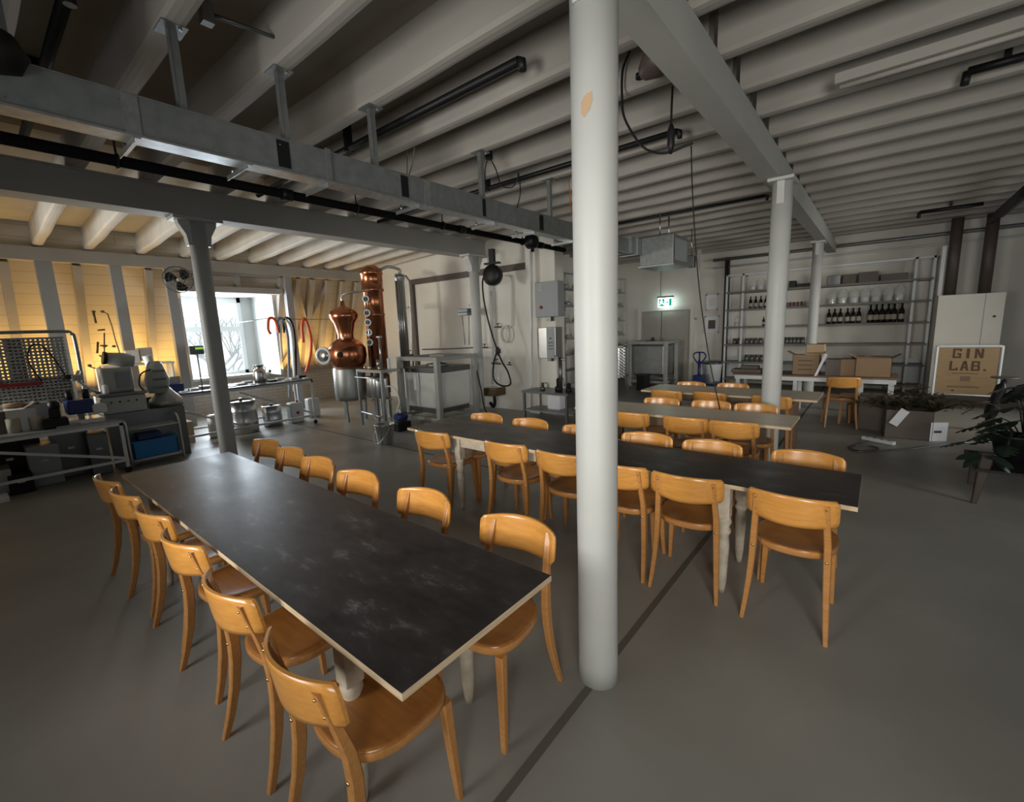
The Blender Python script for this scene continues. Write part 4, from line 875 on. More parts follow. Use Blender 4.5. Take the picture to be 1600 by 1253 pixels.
items = [('folded white cloth', 'cloth', 'paper'), ('flat black tray', 'tray', 'black'), ('steel tray', 'tray', 'steel'), ('white dish', 'dish', 'paper')]
xs_ = [285, 300, 316, 362, 374, 385, 393, 425, 436, 447, 458, 470, 478]
for i, xx in enumerate(xs_):
    nm, ct, mt = items[(i*7) % 4]; q = px(xx, 597, 'x', -8.55 - .1*(i % 3)); 
    o = MB().box(-.06-.03*(i % 2), .06, -.05, .05+.02*(i % 3), 0, .012+.018*(i % 3), .004).build({'cloth': 'folded_cloth', 'tray': 'small_tray', 'dish': 'white_dish'}[ct], mt)
    o.location = (q.x, q.y, Z2); tag(o, '%s on the dormer bench, item %s counted from its left end' % (nm, ORD[i]), ct, 'odds and ends on the dormer bench')
# kegs and canisters below
def keg(x, y, r, h, label):
    t = thing('steel_keg', label, 'keg', (x, y, 0)); MB().lathe([(r*.92, 0), (r, .02), (r, h*.3), (r*1.02, h*.32), (r, h*.34), (r, h*.64), (r*1.02, h*.66), (r, h*.68), (r, h*.93), (r*.9, h*.95), (r*.9, h*.9), (r*.2, h*.93)], seg=30).build('body', 'steel', t)
    MB().cyl(0, 0, h*.9, h*1.02, .03, 12).build('valve', 'steel_dark', t); return t
keg(-8.85, 3.05, .24, .62, 'large stainless keg under the dormer bench')
keg(-9.0, 3.62, .17, .42, 'smaller steel keg behind the braces under the dormer bench')
for i, (x, y, s, lab) in enumerate(((-8.9, 4.02, .13, 'white canister with hazard diamond under the right end of the dormer bench'), (-8.9, 2.62, .10, 'slim white canister left of the large keg'), (-9.15, 4.5, .12, 'grey white canister beyond the end of the dormer bench'))):
    t = thing('plastic_canister', lab, 'canister', (x, y, 0)); MB().box(-s*.8, s*.8, -s, s, 0, .40, .03).build('body', 'white_metal', t); MB().cyl(0, s*.4, .40, .43, .025, 12).build('cap', 'red', t)
    if i == 0: MB().box(-.028, .028, -.028, .028, -.001, .001, mtx=Matrix.Translation((s*.8+.002, 0, .2)) @ Matrix.Rotation(PI/2, 4, 'Y') @ Matrix.Rotation(PI/4, 4, 'Z')).build('hazard_diamond', 'red', t)
t = thing('cardboard_box', 'small open carton under the left part of the dormer bench', 'box', (-8.9, 2.1, .0)); MB().box(-.14, .14, -.16, .16, 0, .36).build('body', 'card_light', t); MB().box(.141, .143, -.02, .02, .05, .34).build('tape', 'card', t)
# fan
p = px(278, 437, 'x', -10.38)
t = thing('wall_fan', 'round wall fan with black blades on the timber post', 'fan', p)
for k, rr in enumerate((.235, .16, .09)):
    MB().torus((.07-.0*k, 0, 0), rr, .005, 'x', 30, 5).build('guard_ring', 'steel_dark', t)
MB().torus((0, 0, 0), .24, .008, 'x', 30, 6).build('guard_rim', 'steel_dark', t)
for k in range(10):
    a = 2*PI*k/10; MB().tube([(.075, .05*math.cos(a), .05*math.sin(a)), (.07, .2*math.cos(a), .2*math.sin(a)), (0, .24*math.cos(a), .24*math.sin(a))], .0025, 4).build('guard_wire', 'steel_dark', t)
for k in range(3):
    a = 2*PI*k/3 + .5; b = MB()
    P = [(rr*math.cos(a+da), rr*math.sin(a+da)) for rr, da in ((.04, .6), (.10, .75), (.16, .85), (.20, .8), (.218, .5), (.215, .1), (.19, -.25), (.13, -.35), (.08, -.45), (.04, -.7))]
    b.prism(P, -.003, .003, mtx=Matrix.Translation((.03, 0, 0)) @ Matrix(((0, 0, 1, 0), (1, 0, 0, 0), (0, 1, 0, 0), (0, 0, 0, 1))) @ Matrix.Rotation(0, 4, 'X')); b.build('blade', 'black', t)
MB().lathe([(.045, 0), (.045, .06), (.03, .075)], seg=18, mtx=Matrix.Rotation(PI/2, 4, 'Y') @ Matrix.Translation((0, 0, .03))).build('hub', 'galv_light', t)
MB().box(-.14, 0, -.03, .03, -.03, .03).build('wall_mount', 'steel_dark', t)
# hoses hanging on the rope line
XH = -10.2
rail = cable('hose_line', [px(372, 504, 'x', -11.0), px(400, 500, 'x', XH), px(425, 497, 'x', XH), px(470, 499, 'x', XH), px(520, 499, 'x', XH)], .008, 'steel_dark', 'thin line strung before the rafters for hanging hoses', 'line')
def hose(pts, r, mt, lab): return cable('hanging_hose', [px(a, b_, 'x', XH+.05) for a, b_ in pts], r, mt, lab, 'hose')
hose([(423, 522), (419, 514), (420, 499), (426, 497), (431, 503), (436, 520)], .030, 'orange', 'short orange hose hooked over the line')
hose([(474, 535), (472, 510), (475, 498), (480, 505), (486, 530), (485, 555), (478, 582)], .034, 'orange', 'bright orange hose right of the timber post')
hose([(436, 520), (434, 503), (438, 497), (444, 505), (450, 530), (452, 600), (452, 622)], .030, 'hosegrey', 'blue grey hose hanging left of the timber post')
hose([(441, 560), (438, 520), (440, 499), (447, 499), (456, 520), (460, 580), (459, 612)], .026, 'hosewhite', 'white hose hanging between the grey ones')
hose([(444, 520), (443, 501), (450, 497), (458, 510), (462, 545), (462, 600)], .024, 'black', 'dark hose hanging right against the timber post')
# bare tree outside
b = MB(); random.seed(5)
def grow(p, d, L_, r, n):
    q = p + d*L_; b.tube([p, (p+q)/2 + Vector((0, random.uniform(-.1, .1)*L_, 0)), q], [r, r*.85, r*.7], 5)
    if n:
        for _ in range(3 if n > 2 else 2):
            e = (d + Vector((random.uniform(-.5, .5), random.uniform(-.9, .9), random.uniform(-.1, .6)))).normalized(); grow(q, e, L_*.72, r*.62, n-1)
for yy in (5.6, 7.2): grow(Vector((-20, yy, -3.0)), Vector((0, .05, 1)), 1.9, .11, 5)
tag(b.build('bare_tree', 'card_grey'), 'leafless trees standing outside behind the dormer window', 'tree')
# ------------------------------------------------------------------ back of the room
YW = YB - .01
A, B = px(1003, 487, 'y', YW), px(1080, 480, 'y', YW)
b = MB().box(A.x, B.x, -.04, 0, 0, 2.02); d_ = struct(b.build('door_1', 'door')); d_.location = (0, YW, 0)
mid = (A.x + B.x)/2 - .1
MB().box(mid-.008, mid+.008, -.046, -.04, 0, 2.0).build('door_gap', 'steel_dark', d_)
for x0, x1 in ((A.x+.1, mid-.1), (mid+.1, B.x-.12)):
    for z0, z1 in ((.2, .95), (1.1, 1.85)): MB().box(x0, x1, -.05, -.04, z0, z1, .004).build('door_panel', 'door', d_)
MB().tube([(mid+.07, -.07, 1.0), (mid+.18, -.07, 1.0)], .012, 8).build('door_handle', 'steel', d_)
b = MB().box(A.x-.1, A.x, -.07, 0, 0, 2.02).box(B.x, B.x+.1, -.07, 0, 0, 2.02).box(A.x-.1, B.x+.1, -.07, 0, 2.0201, 2.12)
o = struct(b.build('trim_8', 'wall')); o.location = (0, YW, 0)
# exit sign
P, Q = px(1028.5, 466, 'y', YB-.25), px(1050.5, 479, 'y', YB-.25)
t = thing('exit_sign', 'lit green and white emergency exit sign above the door', 'sign', ((P.x+Q.x)/2, YB-.25, (P.z+Q.z)/2)); hx, hz = (Q.x-P.x)/2, (P.z-Q.z)/2
MB().box(-hx-.02, hx+.02, -.03, .06, hz, hz+.05).build('housing', 'grey_metal', t); MB().box(-hx, hx, -.006, .006, -hz, hz).build('panel', 'signwhite', t)
g_ = MB()
F = lambda pts, mb: mb.prism([(x*hx, z*hz) for x, z in pts], -.004, .004, mtx=Matrix.Translation((0, -.011, 0)) @ Matrix.Rotation(PI/2, 4, 'X'))
F([(-.9, -.8), (-.9, .8), (-.1, .8), (-.1, -.8)], g_); F([(.55, -.8), (.9, -.8), (.9, .8), (.55, .8)], g_); F([(0, .1), (0, -.1), (.3, -.1), (.3, -.4), (.5, 0), (.3, .4), (.3, .1)], g_)
g_.build('green_field', 'green', t)
m2 = MB(); G = lambda pts: m2.prism([(x*hx, z*hz) for x, z in pts], -.003, .003, mtx=Matrix.Translation((0, -.017, 0)) @ Matrix.Rotation(PI/2, 4, 'X'))
G([(-.62, .45), (-.5, .7), (-.38, .45), (-.5, .3)]); G([(-.78, .2), (-.35, .3), (-.3, -.1), (-.15, -.35), (-.22, -.5), (-.45, -.15), (-.75, -.55), (-.82, -.4), (-.6, -.05)])
m2.build('running_figure', 'signwhite', t)
MB().tube([(-hx*.7, .02, hz+.05), (-hx*.7, .02, 3.47-(P.z+Q.z)/2)], .008, 6).build('suspension', 'steel_dark', t)
# pictures
def frame(a, b_, label, art):
    P, Q = px(*a, 'y', YW), px(*b_, 'y', YW); hx, hz = (Q.x-P.x)/2, (P.z-Q.z)/2
    t = thing('picture_frame', label, 'picture', ((P.x+Q.x)/2, YW-.015, (P.z+Q.z)/2))
    b = MB().box(-hx, hx, -.012, .012, hz-.03, hz).box(-hx, hx, -.012, .012, -hz, -hz+.03).box(-hx, -hx+.03, -.012, .012, -hz, hz).box(hx-.03, hx, -.012, .012, -hz, hz); b.build('frame', 'white_metal', t)
    MB().box(-hx+.02, hx-.02, -.004, .004, -hz+.02, hz-.02).build('mount', 'paper', t); MB().box(-hx*.5, hx*.5, -.007, -.003, -hz*.5, hz*.5).build('picture', art, t)
frame((1104, 460), (1122, 484), 'pale framed picture, upper one of two right of the door', 'hosewhite')
frame((1102, 494), (1123, 520), 'white framed picture with a dark image, lower one of two', 'duct_brown')
o = MB().box(-.05, .05, -.02, .02, -.03, .03, .005).build('light_switch', 'grey_metal'); o.location = px(1086, 498, 'y', YW-.02); tag(o, 'little grey switch between door and framed pictures', 'switch')
# black conduit at shelf side
o = MB().box(-.05, .05, -.05, .05, 0, 3.3).build('vertical_conduit', 'black'); o.location = (px(1132, 500, 'y', 13.0).x, 13.1, 0); tag(o, 'black vertical conduit between pictures and bottle shelves', 'conduit')
# bin and pallet truck
t = thing('waste_bin', 'pale grey bin with dark lid behind the blue handle', 'bin', (px(1112, 590, 'y', 12.6).x, 12.6, 0)); MB().lathe([(.20, 0), (.24, .5), (.25, .55)], seg=22).build('body', 'white_metal', t); MB().lathe([(.26, .55), (.26, .59), (.2, .62)], seg=22).build('lid', 'steel_dark', t)
Pc = px(1093, 560, 'y', 11.6)
t = thing('pallet_truck', 'blue pallet truck with loop handle standing before the door', 'pallet truck', (Pc.x, 11.6, 0)); k = Pc.z
MB().tube([(0, 0, .15), (0, 0, k-.06)], .035, 10).build('tiller', 'darkblue', t)
MB().tube(curve_pts([(0, 0, k-.16), (-.10, 0, k-.04), (-.15, 0, k+.06), (-.10, 0, k+.14), (0, 0, k+.15), (.10, 0, k+.14), (.15, 0, k+.06), (.10, 0, k-.04), (0, 0, k-.16)], 4), .018, 8).build('loop_handle', 'darkblue', t)
MB().tube([(0, 0, k-.1), (0, 0, k+.14)], .02, 8).build('lever_bar', 'darkblue', t)
MB().box(-.12, .12, -.12, .12, .08, .35, .02).build('pump_block', 'darkblue', t)
for s in (-1, 1): MB().box(s*.27-.08, s*.27+.08, .1, .7, .06, .12, .01).build('fork', 'darkblue', t)
MB().lathe([(.09, -.03), (.09, .03)], seg=16, mtx=Matrix.Translation((0, 0, .09)) @ Matrix.Rotation(PI/2, 4, 'Y')).build('wheel', 'black', t)
# embossed tank and framed tank
t = thing('embossed_tank', 'shiny dimpled stainless tank just right of the near column', 'tank', (-5.22, 10.6, 0))
b = MB(); seg = 72; nz = 40
def f():
    rings = []
    for j in range(nz+1):
        z = .34 + .76*j/nz; rings.append([b.bm.verts.new(((.30+.010*math.sin(k*PI/2.0+ (j % 2)*PI/1)*math.sin(j*PI/2+.8))*math.cos(2*PI*k/seg), (.30+.010*math.sin(k*PI/2.0+(j % 2)*PI)*math.sin(j*PI/2+.8))*math.sin(2*PI*k/seg), z)) for k in range(seg)])
    for Aa, Bb in zip(rings, rings[1:]):
        for k in range(seg): b.bm.faces.new((Aa[k], Aa[(k+1) % seg], Bb[(k+1) % seg], Bb[k]))
    b.bm.faces.new(rings[-1]); b.bm.faces.new(list(reversed(rings[0])))
b._new(f); b.build('dimpled_body', 'steel', t)
MB().lathe([(.31, 1.10), (.31, 1.16), (.1, 1.2)], seg=30).build('lid', 'steel_dull', t)
for k in range(3):
    a = 2*PI*k/3 + .4; MB().bar((.24*math.cos(a), .24*math.sin(a), .34), (.30*math.cos(a), .30*math.sin(a), 0), .05, .03).build('leg', 'steel_dull', t)
ft2 = framed_tank((px(1001, 560, 'y', 11.9).x + px(1040, 560, 'y', 11.9).x)/2, 11.9, 1.0, .8, .3, 1.12, 1.2, 'grey framed tank before the door, right of the dimpled tank', 'steel_dull')
t = thing('black_crate', 'black crate on the floor between the two steel tanks', 'crate', (px(1005, 600, 'y', 10.9).x, 10.9, 0)); MB().box(-.12, .12, -.15, .15, 0, .38, .01).build('body', 'black', t); MB().box(-.13, .13, -.16, .16, .36, .39).build('rim', 'black', t)
# flask rack along the recess wall
t = thing('flask_rack', 'tall white wire rack of conical flasks behind the near column', 'rack', (-6.1, 0, 0))
ys = (8.6, 10.2, 11.7, 13.0)
for y in ys:
    for dx in (0, -.34): MB().tube([(dx, y, 0), (dx, y, 2.98)], .022, 8).build('post', 'white_metal', t)
MB().tube([(0, ys[0], 3.0), (0, ys[-1], 3.0)], .02, 8).build('top_rail', 'white_metal', t)
LV = (.55, .95, 1.36, 1.78, 2.20, 2.62)
for z in LV: MB().box(-.36, .02, ys[0], ys[-1], z-.02, z).build('shelf_board', 'grey_metal', t)
fl = None; n_ = 0
for li, z in enumerate(LV[1:]):
    for k in range(9):
        y = 8.85 + k*.5 + (li % 2)*.1
        if fl is None:
            fl = thing('conical_flask', '', 'flask'); MB().lathe([(.10, 0), (.115, .02), (.035, .19), (.028, .27), (.035, .28)], seg=18, cap=False).build('glass_body', 'glass', fl); MB().lathe([(.10, .01), (.06, .11)], seg=16).build('contents', 'smoke', fl); o = fl
        else: o = dup(fl, (0, 0, 0), 0)
        o.location = (-6.25, y, z); o['label'] = 'conical glass flask, %s along, %s shelf up of the white wire rack' % (ORD[k], ORD[li]); o['group'] = 'flasks on the wire rack'
# ------------------------------------------------------------------ bottle shelves
YS_ = 12.75
X = lambda v, py=500: px(v, py, 'y', YS_).x
ZL = [px(1180, v, 'y', YS_).z for v in (453.5, 481.5, 509.5, 537.5, 565, 592)]
XL, XR_ = X(1135), X(1452)
t = thing('bottle_shelf_unit', 'white framed shelf unit full of bottles and jars on the far wall', 'shelf', (0, YS_, 0))
ZT = px(1138, 430, 'y', YS_).z
for v in (1134, 1159, 1423, 1451):
    for dy in (0, .38): MB().box(X(v)-.022, X(v)+.022, dy-.02, dy+.02, 0, ZT).build('upright', 'white_metal', t)
for dy in (0, .38): MB().box(XL-.02, XR_+.02, dy-.02, dy+.02, ZT-.04, ZT).build('top_rail', 'white_metal', t)
for i, z in enumerate(ZL): MB().box(XL-.02, XR_, -.03, .40, z-.045, z).build('shelf_board', 'shelf_grey', t)
MB().box(XL, XR_, .41, .42, .1, .7).build('back_strip', 'white_metal', t)
bott = thing('wine_bottle', '', 'bottle'); MB().lathe([(.036, 0), (.038, .01), (.038, .17), (.030, .205), (.014, .235), (.013, .29), (.015, .295)], seg=16).build('glass_body', 'bottle', bott)
MB().lathe([(.0388, .05), (.0388, .13)], seg=16, cap=False).build('label', 'label', bott); MB().lathe([(.0155, .25), (.0155, .30)], seg=12).build('cap', 'black', bott)
jar = thing('ribbed_glass_jar', '', 'jar'); b = MB()
def f():
    rings = [[b.bm.verts.new(((r+.004*(k % 2))*math.cos(2*PI*k/28), (r+.004*(k % 2))*math.sin(2*PI*k/28), z)) for k in range(28)] for r, z in ((.07, 0), (.075, .01), (.075, .17), (.06, .19))]
    for Aa, Bb in zip(rings, rings[1:]):
        for k in range(28): b.bm.faces.new((Aa[k], Aa[(k+1) % 28], Bb[(k+1) % 28], Bb[k]))
    b.bm.faces.new(list(reversed(rings[0])))
b._new(f); b.build('glass_body', 'glass', jar); MB().lathe([(.062, .19), (.066, .20), (.04, .225), (.015, .235), (.018, .25)], seg=18).build('lid', 'glass', jar); MB().lathe([(.066, .01), (.066, .10)], seg=16).build('contents', 'hosewhite', jar)
small = thing('storage_jar', '', 'jar'); MB().lathe([(.042, 0), (.045, .01), (.045, .09), (.035, .11)], seg=14).build('body', 'smoke', small); MB().lathe([(.038, .11), (.038, .135)], seg=14).build('lid', 'steel_dark', small)
glassp = thing('tumbler_glass', '', 'glass'); MB().lathe([(.03, 0), (.038, .10)], seg=14, cap=False).build('body', 'wineglass', glassp)
first = {}
def put(src, v, lev, lab, grp, s=1.0, dy=.1):
    o = src if src.name not in first else dup(src, (0, 0, 0), 0)
    first[src.name] = 1; o.location = (X(v), YS_ + dy, ZL[lev]); o.scale = (s, s, s) if src is not jar else (s*1.05, s*1.05, s*1.3); o['label'] = lab; o['group'] = grp
SN = ['top', 'second highest', 'third', 'fourth', 'fifth', 'lowest']
for i, v in enumerate((1170, 1178, 1186, 1194)): put(bott, v, 1, 'dark wine bottle with pale label, %s from left on the second shelf' % ORD[i], 'bottles left of the round column')
for i, v in enumerate((1294, 1303, 1312, 1323, 1332, 1341)): put(bott, v, 2, 'dark wine bottle, %s from left in the left group of the third shelf' % ORD[i], 'left bottle group on the third shelf', 1.15)
for i, v in enumerate((1359, 1368, 1377, 1387, 1396, 1408)): put(bott, v, 2, 'tall dark bottle, %s from left in the right group of the third shelf' % ORD[i], 'right bottle group on the third shelf', 1.32)
put(bott, 1192, 2, 'single dark bottle on the third shelf just left of the round column', 'bottles left of the round column', .75)
for i, v in enumerate((1296, 1313, 1331, 1348, 1365, 1384, 1402)): put(jar, v, 1, 'big ribbed glass jar, %s from left on the second shelf' % ORD[i], 'ribbed jars on the second shelf', 1.05)
for i, v in enumerate((1172, 1184)): put(jar, v, 0, 'clear glass jar on the top shelf, %s left of the round column' % ('farther' if i == 0 else 'just'), 'jars on the top shelf', .9)
put(jar, 1151, 2, 'rounded clear vessel on the third shelf at the far left bay', 'odd vessels', .9)
for i, v in enumerate((1228, 1234, 1240, 1246, 1252)): put(glassp, v, 1, 'small reddish glass, %s from left, second shelf right of the round column' % ORD[i], 'small reddish glasses')
for i, v in enumerate((1148, 1155, 1167, 1174, 1181, 1189)): put(small, v, 3, 'small grey jar, %s from left on the fourth shelf' % ORD[i], 'grey jars left of the column', 1.1)
for i, v in enumerate((1224, 1230, 1236, 1242, 1248, 1255)): put(small, v, 3, 'small dark jar, %s right of the column on the fourth shelf' % ORD[i], 'grey jars right of the column', 1.15)
for i, v in enumerate((1168, 1176, 1184, 1192)): put(small, v, 4, 'squat dark jar, %s from left on the fifth shelf' % ORD[i], 'jars on the fifth shelf', 1.25)
for i, v in enumerate((1340, 1352, 1370, 1378, 1386, 1393)): put(small, v, 4, 'little jar, %s from left, fifth shelf above the cardboard boxes' % ORD[i], 'jars above the cardboard boxes', 1.2)
for i, (v0, v1, h, mt) in enumerate(((1229, 1239, .16, 'black'), (1243, 1264, .08, 'black'), (1289, 1308, .20, 'steel_dark'), (1312, 1332, .20, 'card_grey'), (1336, 1366, .22, 'duct_brown'), (1370, 1412, .14, 'duct_brown'))):
    o = MB().box(X(v0), X(v1), 0, .25, 0, h, .006).build('dark_box', mt); c0 = (X(v0)+X(v1))/2; o.data.transform(Matrix.Translation((-c0, 0, 0))); o.location = (c0, YS_+.03, ZL[0]); tag(o, 'dark box on the top shelf, %s from left of the round column onward' % ORD[i], 'box', 'dark boxes on the top shelf')
# ------------------------------------------------------------------ white table with cartons
t = thing('packing_table', 'white table with brown top carrying the cardboard boxes', 'table', (0, 9.45, 0))
x0, x1 = px(1144, 595, 'y', 9.05).x, px(1405, 595, 'y', 9.05).x; h = .70
MB().box(x0, x1, -.38, .38, h-.03, h).build('tabletop', 'brown_table', t); MB().box(x0+.03, x1-.03, -.36, .36, h-.10, h-.03).build('apron', 'white_metal', t)
for xx in (x0+.08, x0+1.0, x0+1.9, x1-.08):
    for yy in (-.32, .32): MB().box(xx-.03, xx+.03, yy-.03, yy+.03, 0, h-.10).build('leg', 'white_metal', t)
MB().box(x0+.08, x1-.08, -.34, -.30, .32, .36).build('rail', 'white_metal', t)
def carton(a, b_, y, dep, z, label, mt='card', flaps=False, marks=0, rz=0, parent_name='cardboard_box'):
    P, Q = px(*a, 'y', y), px(*b_, 'y', y); hx = (Q.x-P.x)/2; hh_ = max(P.z - Q.z, .03)
    t = thing(parent_name, label, 'box', ((P.x+Q.x)/2, y + dep/2, z), rz)
    b = MB()
    if flaps:
        b.box(-hx, hx, -dep/2, -dep/2+.006, 0, hh_).box(-hx, hx, dep/2-.006, dep/2, 0, hh_).box(-hx, -hx+.006, -dep/2, dep/2, 0, hh_).box(hx-.006, hx, -dep/2, dep/2, 0, hh_).box(-hx, hx, -dep/2, dep/2, 0, .006)
    else: b.box(-hx, hx, -dep/2, dep/2, 0, hh_, .004)
    b.build('body', mt, t)
    if flaps:
        for s in (-1, 1): MB().quad((s*hx, -dep/2, hh_), (s*hx, dep/2, hh_), (s*(hx+.10), dep/2, hh_+.06), (s*(hx+.10), -dep/2, hh_+.06)).build('flap', mt, t)
    for k in range(marks):
        MB().box(-hx*.55, hx*.5, -dep/2-.002, -dep/2, hh_*(.25+.22*k), hh_*(.30+.22*k)).build('printed_line', 'darkbrown', t)
    return t
carton((1239, 554), (1279, 586), 9.15, .3, h, 'grey brown printed carton on the white table, nearest the farther column', 'card', True, 3)
lo = carton((1258, 547), (1284, 554), 9.3, .25, h+.30, 'light carton bundle under the top box', 'card_light'); 
carton((1261, 532), (1288, 546), 9.3, .25, h+.36, 'pale cardboard box topmost on the stack by the farthest column', 'card_light')
carton((1291, 560), (1313, 586), 9.15, .28, h, 'dark grey carton in the middle of the white table', 'card_grey')
carton((1314, 560), (1336, 587), 9.15, .28, h, 'plain brown carton left of the widest one on the white table', 'card')
carton((1338, 556), (1392, 587), 9.12, .34, h, 'widest brown carton at the right end of the white table', 'card', True)
o = MB().prism([(-.03, 0), (.0, 0), (.12, .34), (.09, .36)], -.12, .12, mtx=Matrix.Rotation(PI/2, 4, 'X')).build('white_bag', 'paper'); o.location = (px(1277, 585, 'y', 9.2).x, 9.15, h); tag(o, 'white paper sheet leaning between two cartons on the white table', 'paper')
o = MB().box(-.25, .25, -.15, .15, 0, .07, .02).box(-.1, .2, -.1, .1, .07, .13, .02).build('cloth_pile', 'card_grey'); o.location = (px(1167, 585, 'y', 9.3).x, 9.3, h); tag(o, 'dark heap of folded cloth at the left end of the white table', 'cloth')
# ------------------------------------------------------------------ heap of cardboard on the floor
carton((1383, 640), (1453, 690), 7.95, .55, 0, 'olive grey open carton of prunings with one white end', 'card_grey', True, rz=.06)
o = MB().box(-.10, .10, -.004, .004, 0, .25).box(-.06, .03, -.006, -.004, .11, .14, mi=1).build('printed_board', ['paper', 'letter']); o.location = px(1465, 689, 'z', 0); o.rotation_euler = (0, 0, .55); tag(o, 'white printed panel on the end of the pruning carton', 'panel')
carton((1342, 632), (1378, 686), 8.35, .45, 0, 'tall grey carton with a hand hole left of the prunings', 'card_grey', False)
carton((1378, 603), (1432, 650), 8.8, .35, .0, 'upright grey carton behind the prunings', 'card_grey')
carton((1322, 640), (1342, 668), 8.9, .3, 0, 'small brown carton between the white table and the tall one', 'card')
q = px(1425, 645, 'y', 8.2)
b = MB(); random.seed(8)
for i in range(420):
    c_ = Vector((q.x + random.gauss(0, .26), 8.2 + random.gauss(0, .16), .40 + abs(random.gauss(0, .11)))); a = random.uniform(0, 6.28); L_ = random.uniform(.04, .11); w_ = L_*.35
    d = Vector((math.cos(a), math.sin(a), random.uniform(-.5, .5))).normalized(); s = d.cross(Vector((0, 0, 1))).normalized()
    b.quad(c_-d*L_, c_+s*w_, c_+d*L_, c_-s*w_)
o = b.build('dry_foliage', 'weed'); tag(o, 'olive brown prunings heaped over the open carton', 'foliage', None, 'stuff')
b = MB()
for i in range(14):
    p = Vector((q.x + random.uniform(-.5, .5), 8.2+random.uniform(-.2, .2), .36+random.uniform(0, .1))); d = Vector((random.uniform(-.25, .3), random.uniform(-.1, .1), random.uniform(0, .15))); b.tube([p, p+d], .006, 5)
o = b.build('cut_stems', 'weed'); tag(o, 'thin cut stems sticking out of the prunings', 'foliage', None, 'stuff')
o = MB().box(-.05, .05, -.01, .01, -.12, .12, mtx=Matrix.Rotation(.5, 4, 'Y')).build('paper_scrap', 'paper'); o.location = px(1405, 652, 'y', 7.9); tag(o, 'bent white paper scrap hanging over the carton edge', 'paper')
# power strip and cable on the floor
p = px(1372, 689, 'z', .02)
t = thing('power_strip', 'white power strip lying on the floor before the cartons', 'power strip', p, -.5); MB().box(-.19, .19, -.03, .03, -.015, .03, .006).build('housing', 'white_metal', t)
for k in range(4): MB().lathe([(.018, .031), (.018, .033)], (-.13+.085*k, 0, 0), 12).build('socket', 'steel_dark', t)
z_ = .012
cable('floor_cable', [px(a, b_, 'z', z_) for a, b_ in ((1357, 689), (1345, 693), (1332, 697), (1326, 700), (1345, 705), (1368, 704), (1372, 700), (1355, 696), (1334, 697), (1330, 702), (1350, 706), (1390, 703), (1420, 702), (1450, 698), (1500, 692), (1560, 690))], .010, 'steel_dark', 'grey cable looped on the floor beside the power strip')
# ------------------------------------------------------------------ sign and white panel box
t = thing('wooden_sign', 'tan board sign reading GIN LAB in a white tube frame', 'sign', (1.19, 10.95, 0))
P, Q = px(1465, 541, 'y', 10.95), px(1553, 615, 'y', 10.95); xl, xr, zt, zb = P.x-1.19, Q.x-1.19+.03, P.z, .26
MB().tube(curve_pts([(xl, 0, 0), (xl, 0, zt-.1), (xl+.01, 0, zt-.01), (xl+.1, 0, zt), (xr-.1, 0, zt), (xr-.01, 0, zt-.01), (xr, 0, zt-.1), (xr, 0, 0)], 4), .02, 10).build('tube_frame', 'white_metal', t)
MB().tube([(xl, 0, zb-.02), (xr, 0, zb-.02)], .012, 8).build('cross_tube', 'white_metal', t)
for xx in (xl, xr): MB().tube([(xx, -.25, .02), (xx, .25, .02)], .02, 8).build('foot', 'white_metal', t)
MB().box(xl+.03, xr-.03, -.008, .008, zb, zt-.03).build('board', 'tan_board', t)
def letters(rows, parent):
    # block letters as strokes on a 4 x 6 grid
    G_ = {'G': [(0, 0, 1, 6), (0, 5, 4, 6), (0, 0, 4, 1), (3, 0, 4, 3), (2, 2.2, 4, 3.1), (3, 4.3, 4, 6)], 'I': [(1.3, 0, 2.7, 6)], 'N': [(0, 0, 1.1, 6), (2.9, 0, 4, 6)],
          'L': [(0, 0, 1.1, 6), (0, 0, 4, 1), (3, 0, 4, 1.8)], 'A': [(1.2, 1.4, 2.8, 2.3)], 'B': [(0, 0, 1.1, 6), (0, 5, 3.7, 6), (0, 2.6, 3.7, 3.5), (0, 0, 4, 1), (2.9, 3.3, 3.8, 5.6), (3, .4, 4, 2.9)], '.': [(.6, 0, 1.8, 1.1)]}
    for word, x0, z0, cw, ch in rows:
        x = x0
        for c_ in word:
            b = MB(); u, v = cw/4*.78, ch/6
            for k_, (p0, q0, p1, q1) in enumerate(G_[c_]): b.box(x+p0*u, x+p1*u, -.011-.0002*k_, -.008, z0+q0*v, z0+q1*v)
            if c_ == 'N': b.prism([(x+.2*u, z0+6*v), (x+1.4*u, z0+6*v), (x+3.8*u, z0), (x+2.6*u, z0)], -.0015, .0015, mtx=Matrix.Translation((0, -.0105, 0)) @ Matrix.Rotation(PI/2, 4, 'X'))
            if c_ == 'A':
                for pts in ([(0, 0), (1.1, 0), (2.3, 6), (1.3, 6)], [(4, 0), (2.9, 0), (1.7, 6), (2.7, 6)]): b.prism([(x+p*u, z0+q*v) for p, q in pts], -.0015, .0015, mtx=Matrix.Translation((0, -.0105, 0)) @ Matrix.Rotation(PI/2, 4, 'X'))
            b.build('letter', 'letter', parent); x += cw
cx = (xl+xr)/2; letters([('GIN', cx-.19, zt-.205, .135, .165), ('LAB.', cx-.215, zt-.42, .135, .165)], t)
MB().box(cx-.17, cx+.15, -.011, -.008, zt-.475, zt-.465).build('underline', 'letter', t); MB().box(cx-.06, cx+.06, -.011, -.008, zt-.61, zt-.52).build('printed_square', 'brown_table', t)
MB().box(cx-.22, cx+.18, -.011, -.008, zt-.72, zt-.69).build('printed_bar', 'brown_table', t)
P, Q = px(1467, 462, 'y', 11.9), px(1572, 462, 'y', 11.9)
t = thing('boxed_partition', 'white boxed partition standing behind the tan board sign', 'partition', ((P.x+Q.x)/2, 12.5, 0)); hx = (Q.x-P.x)/2; hz = P.z
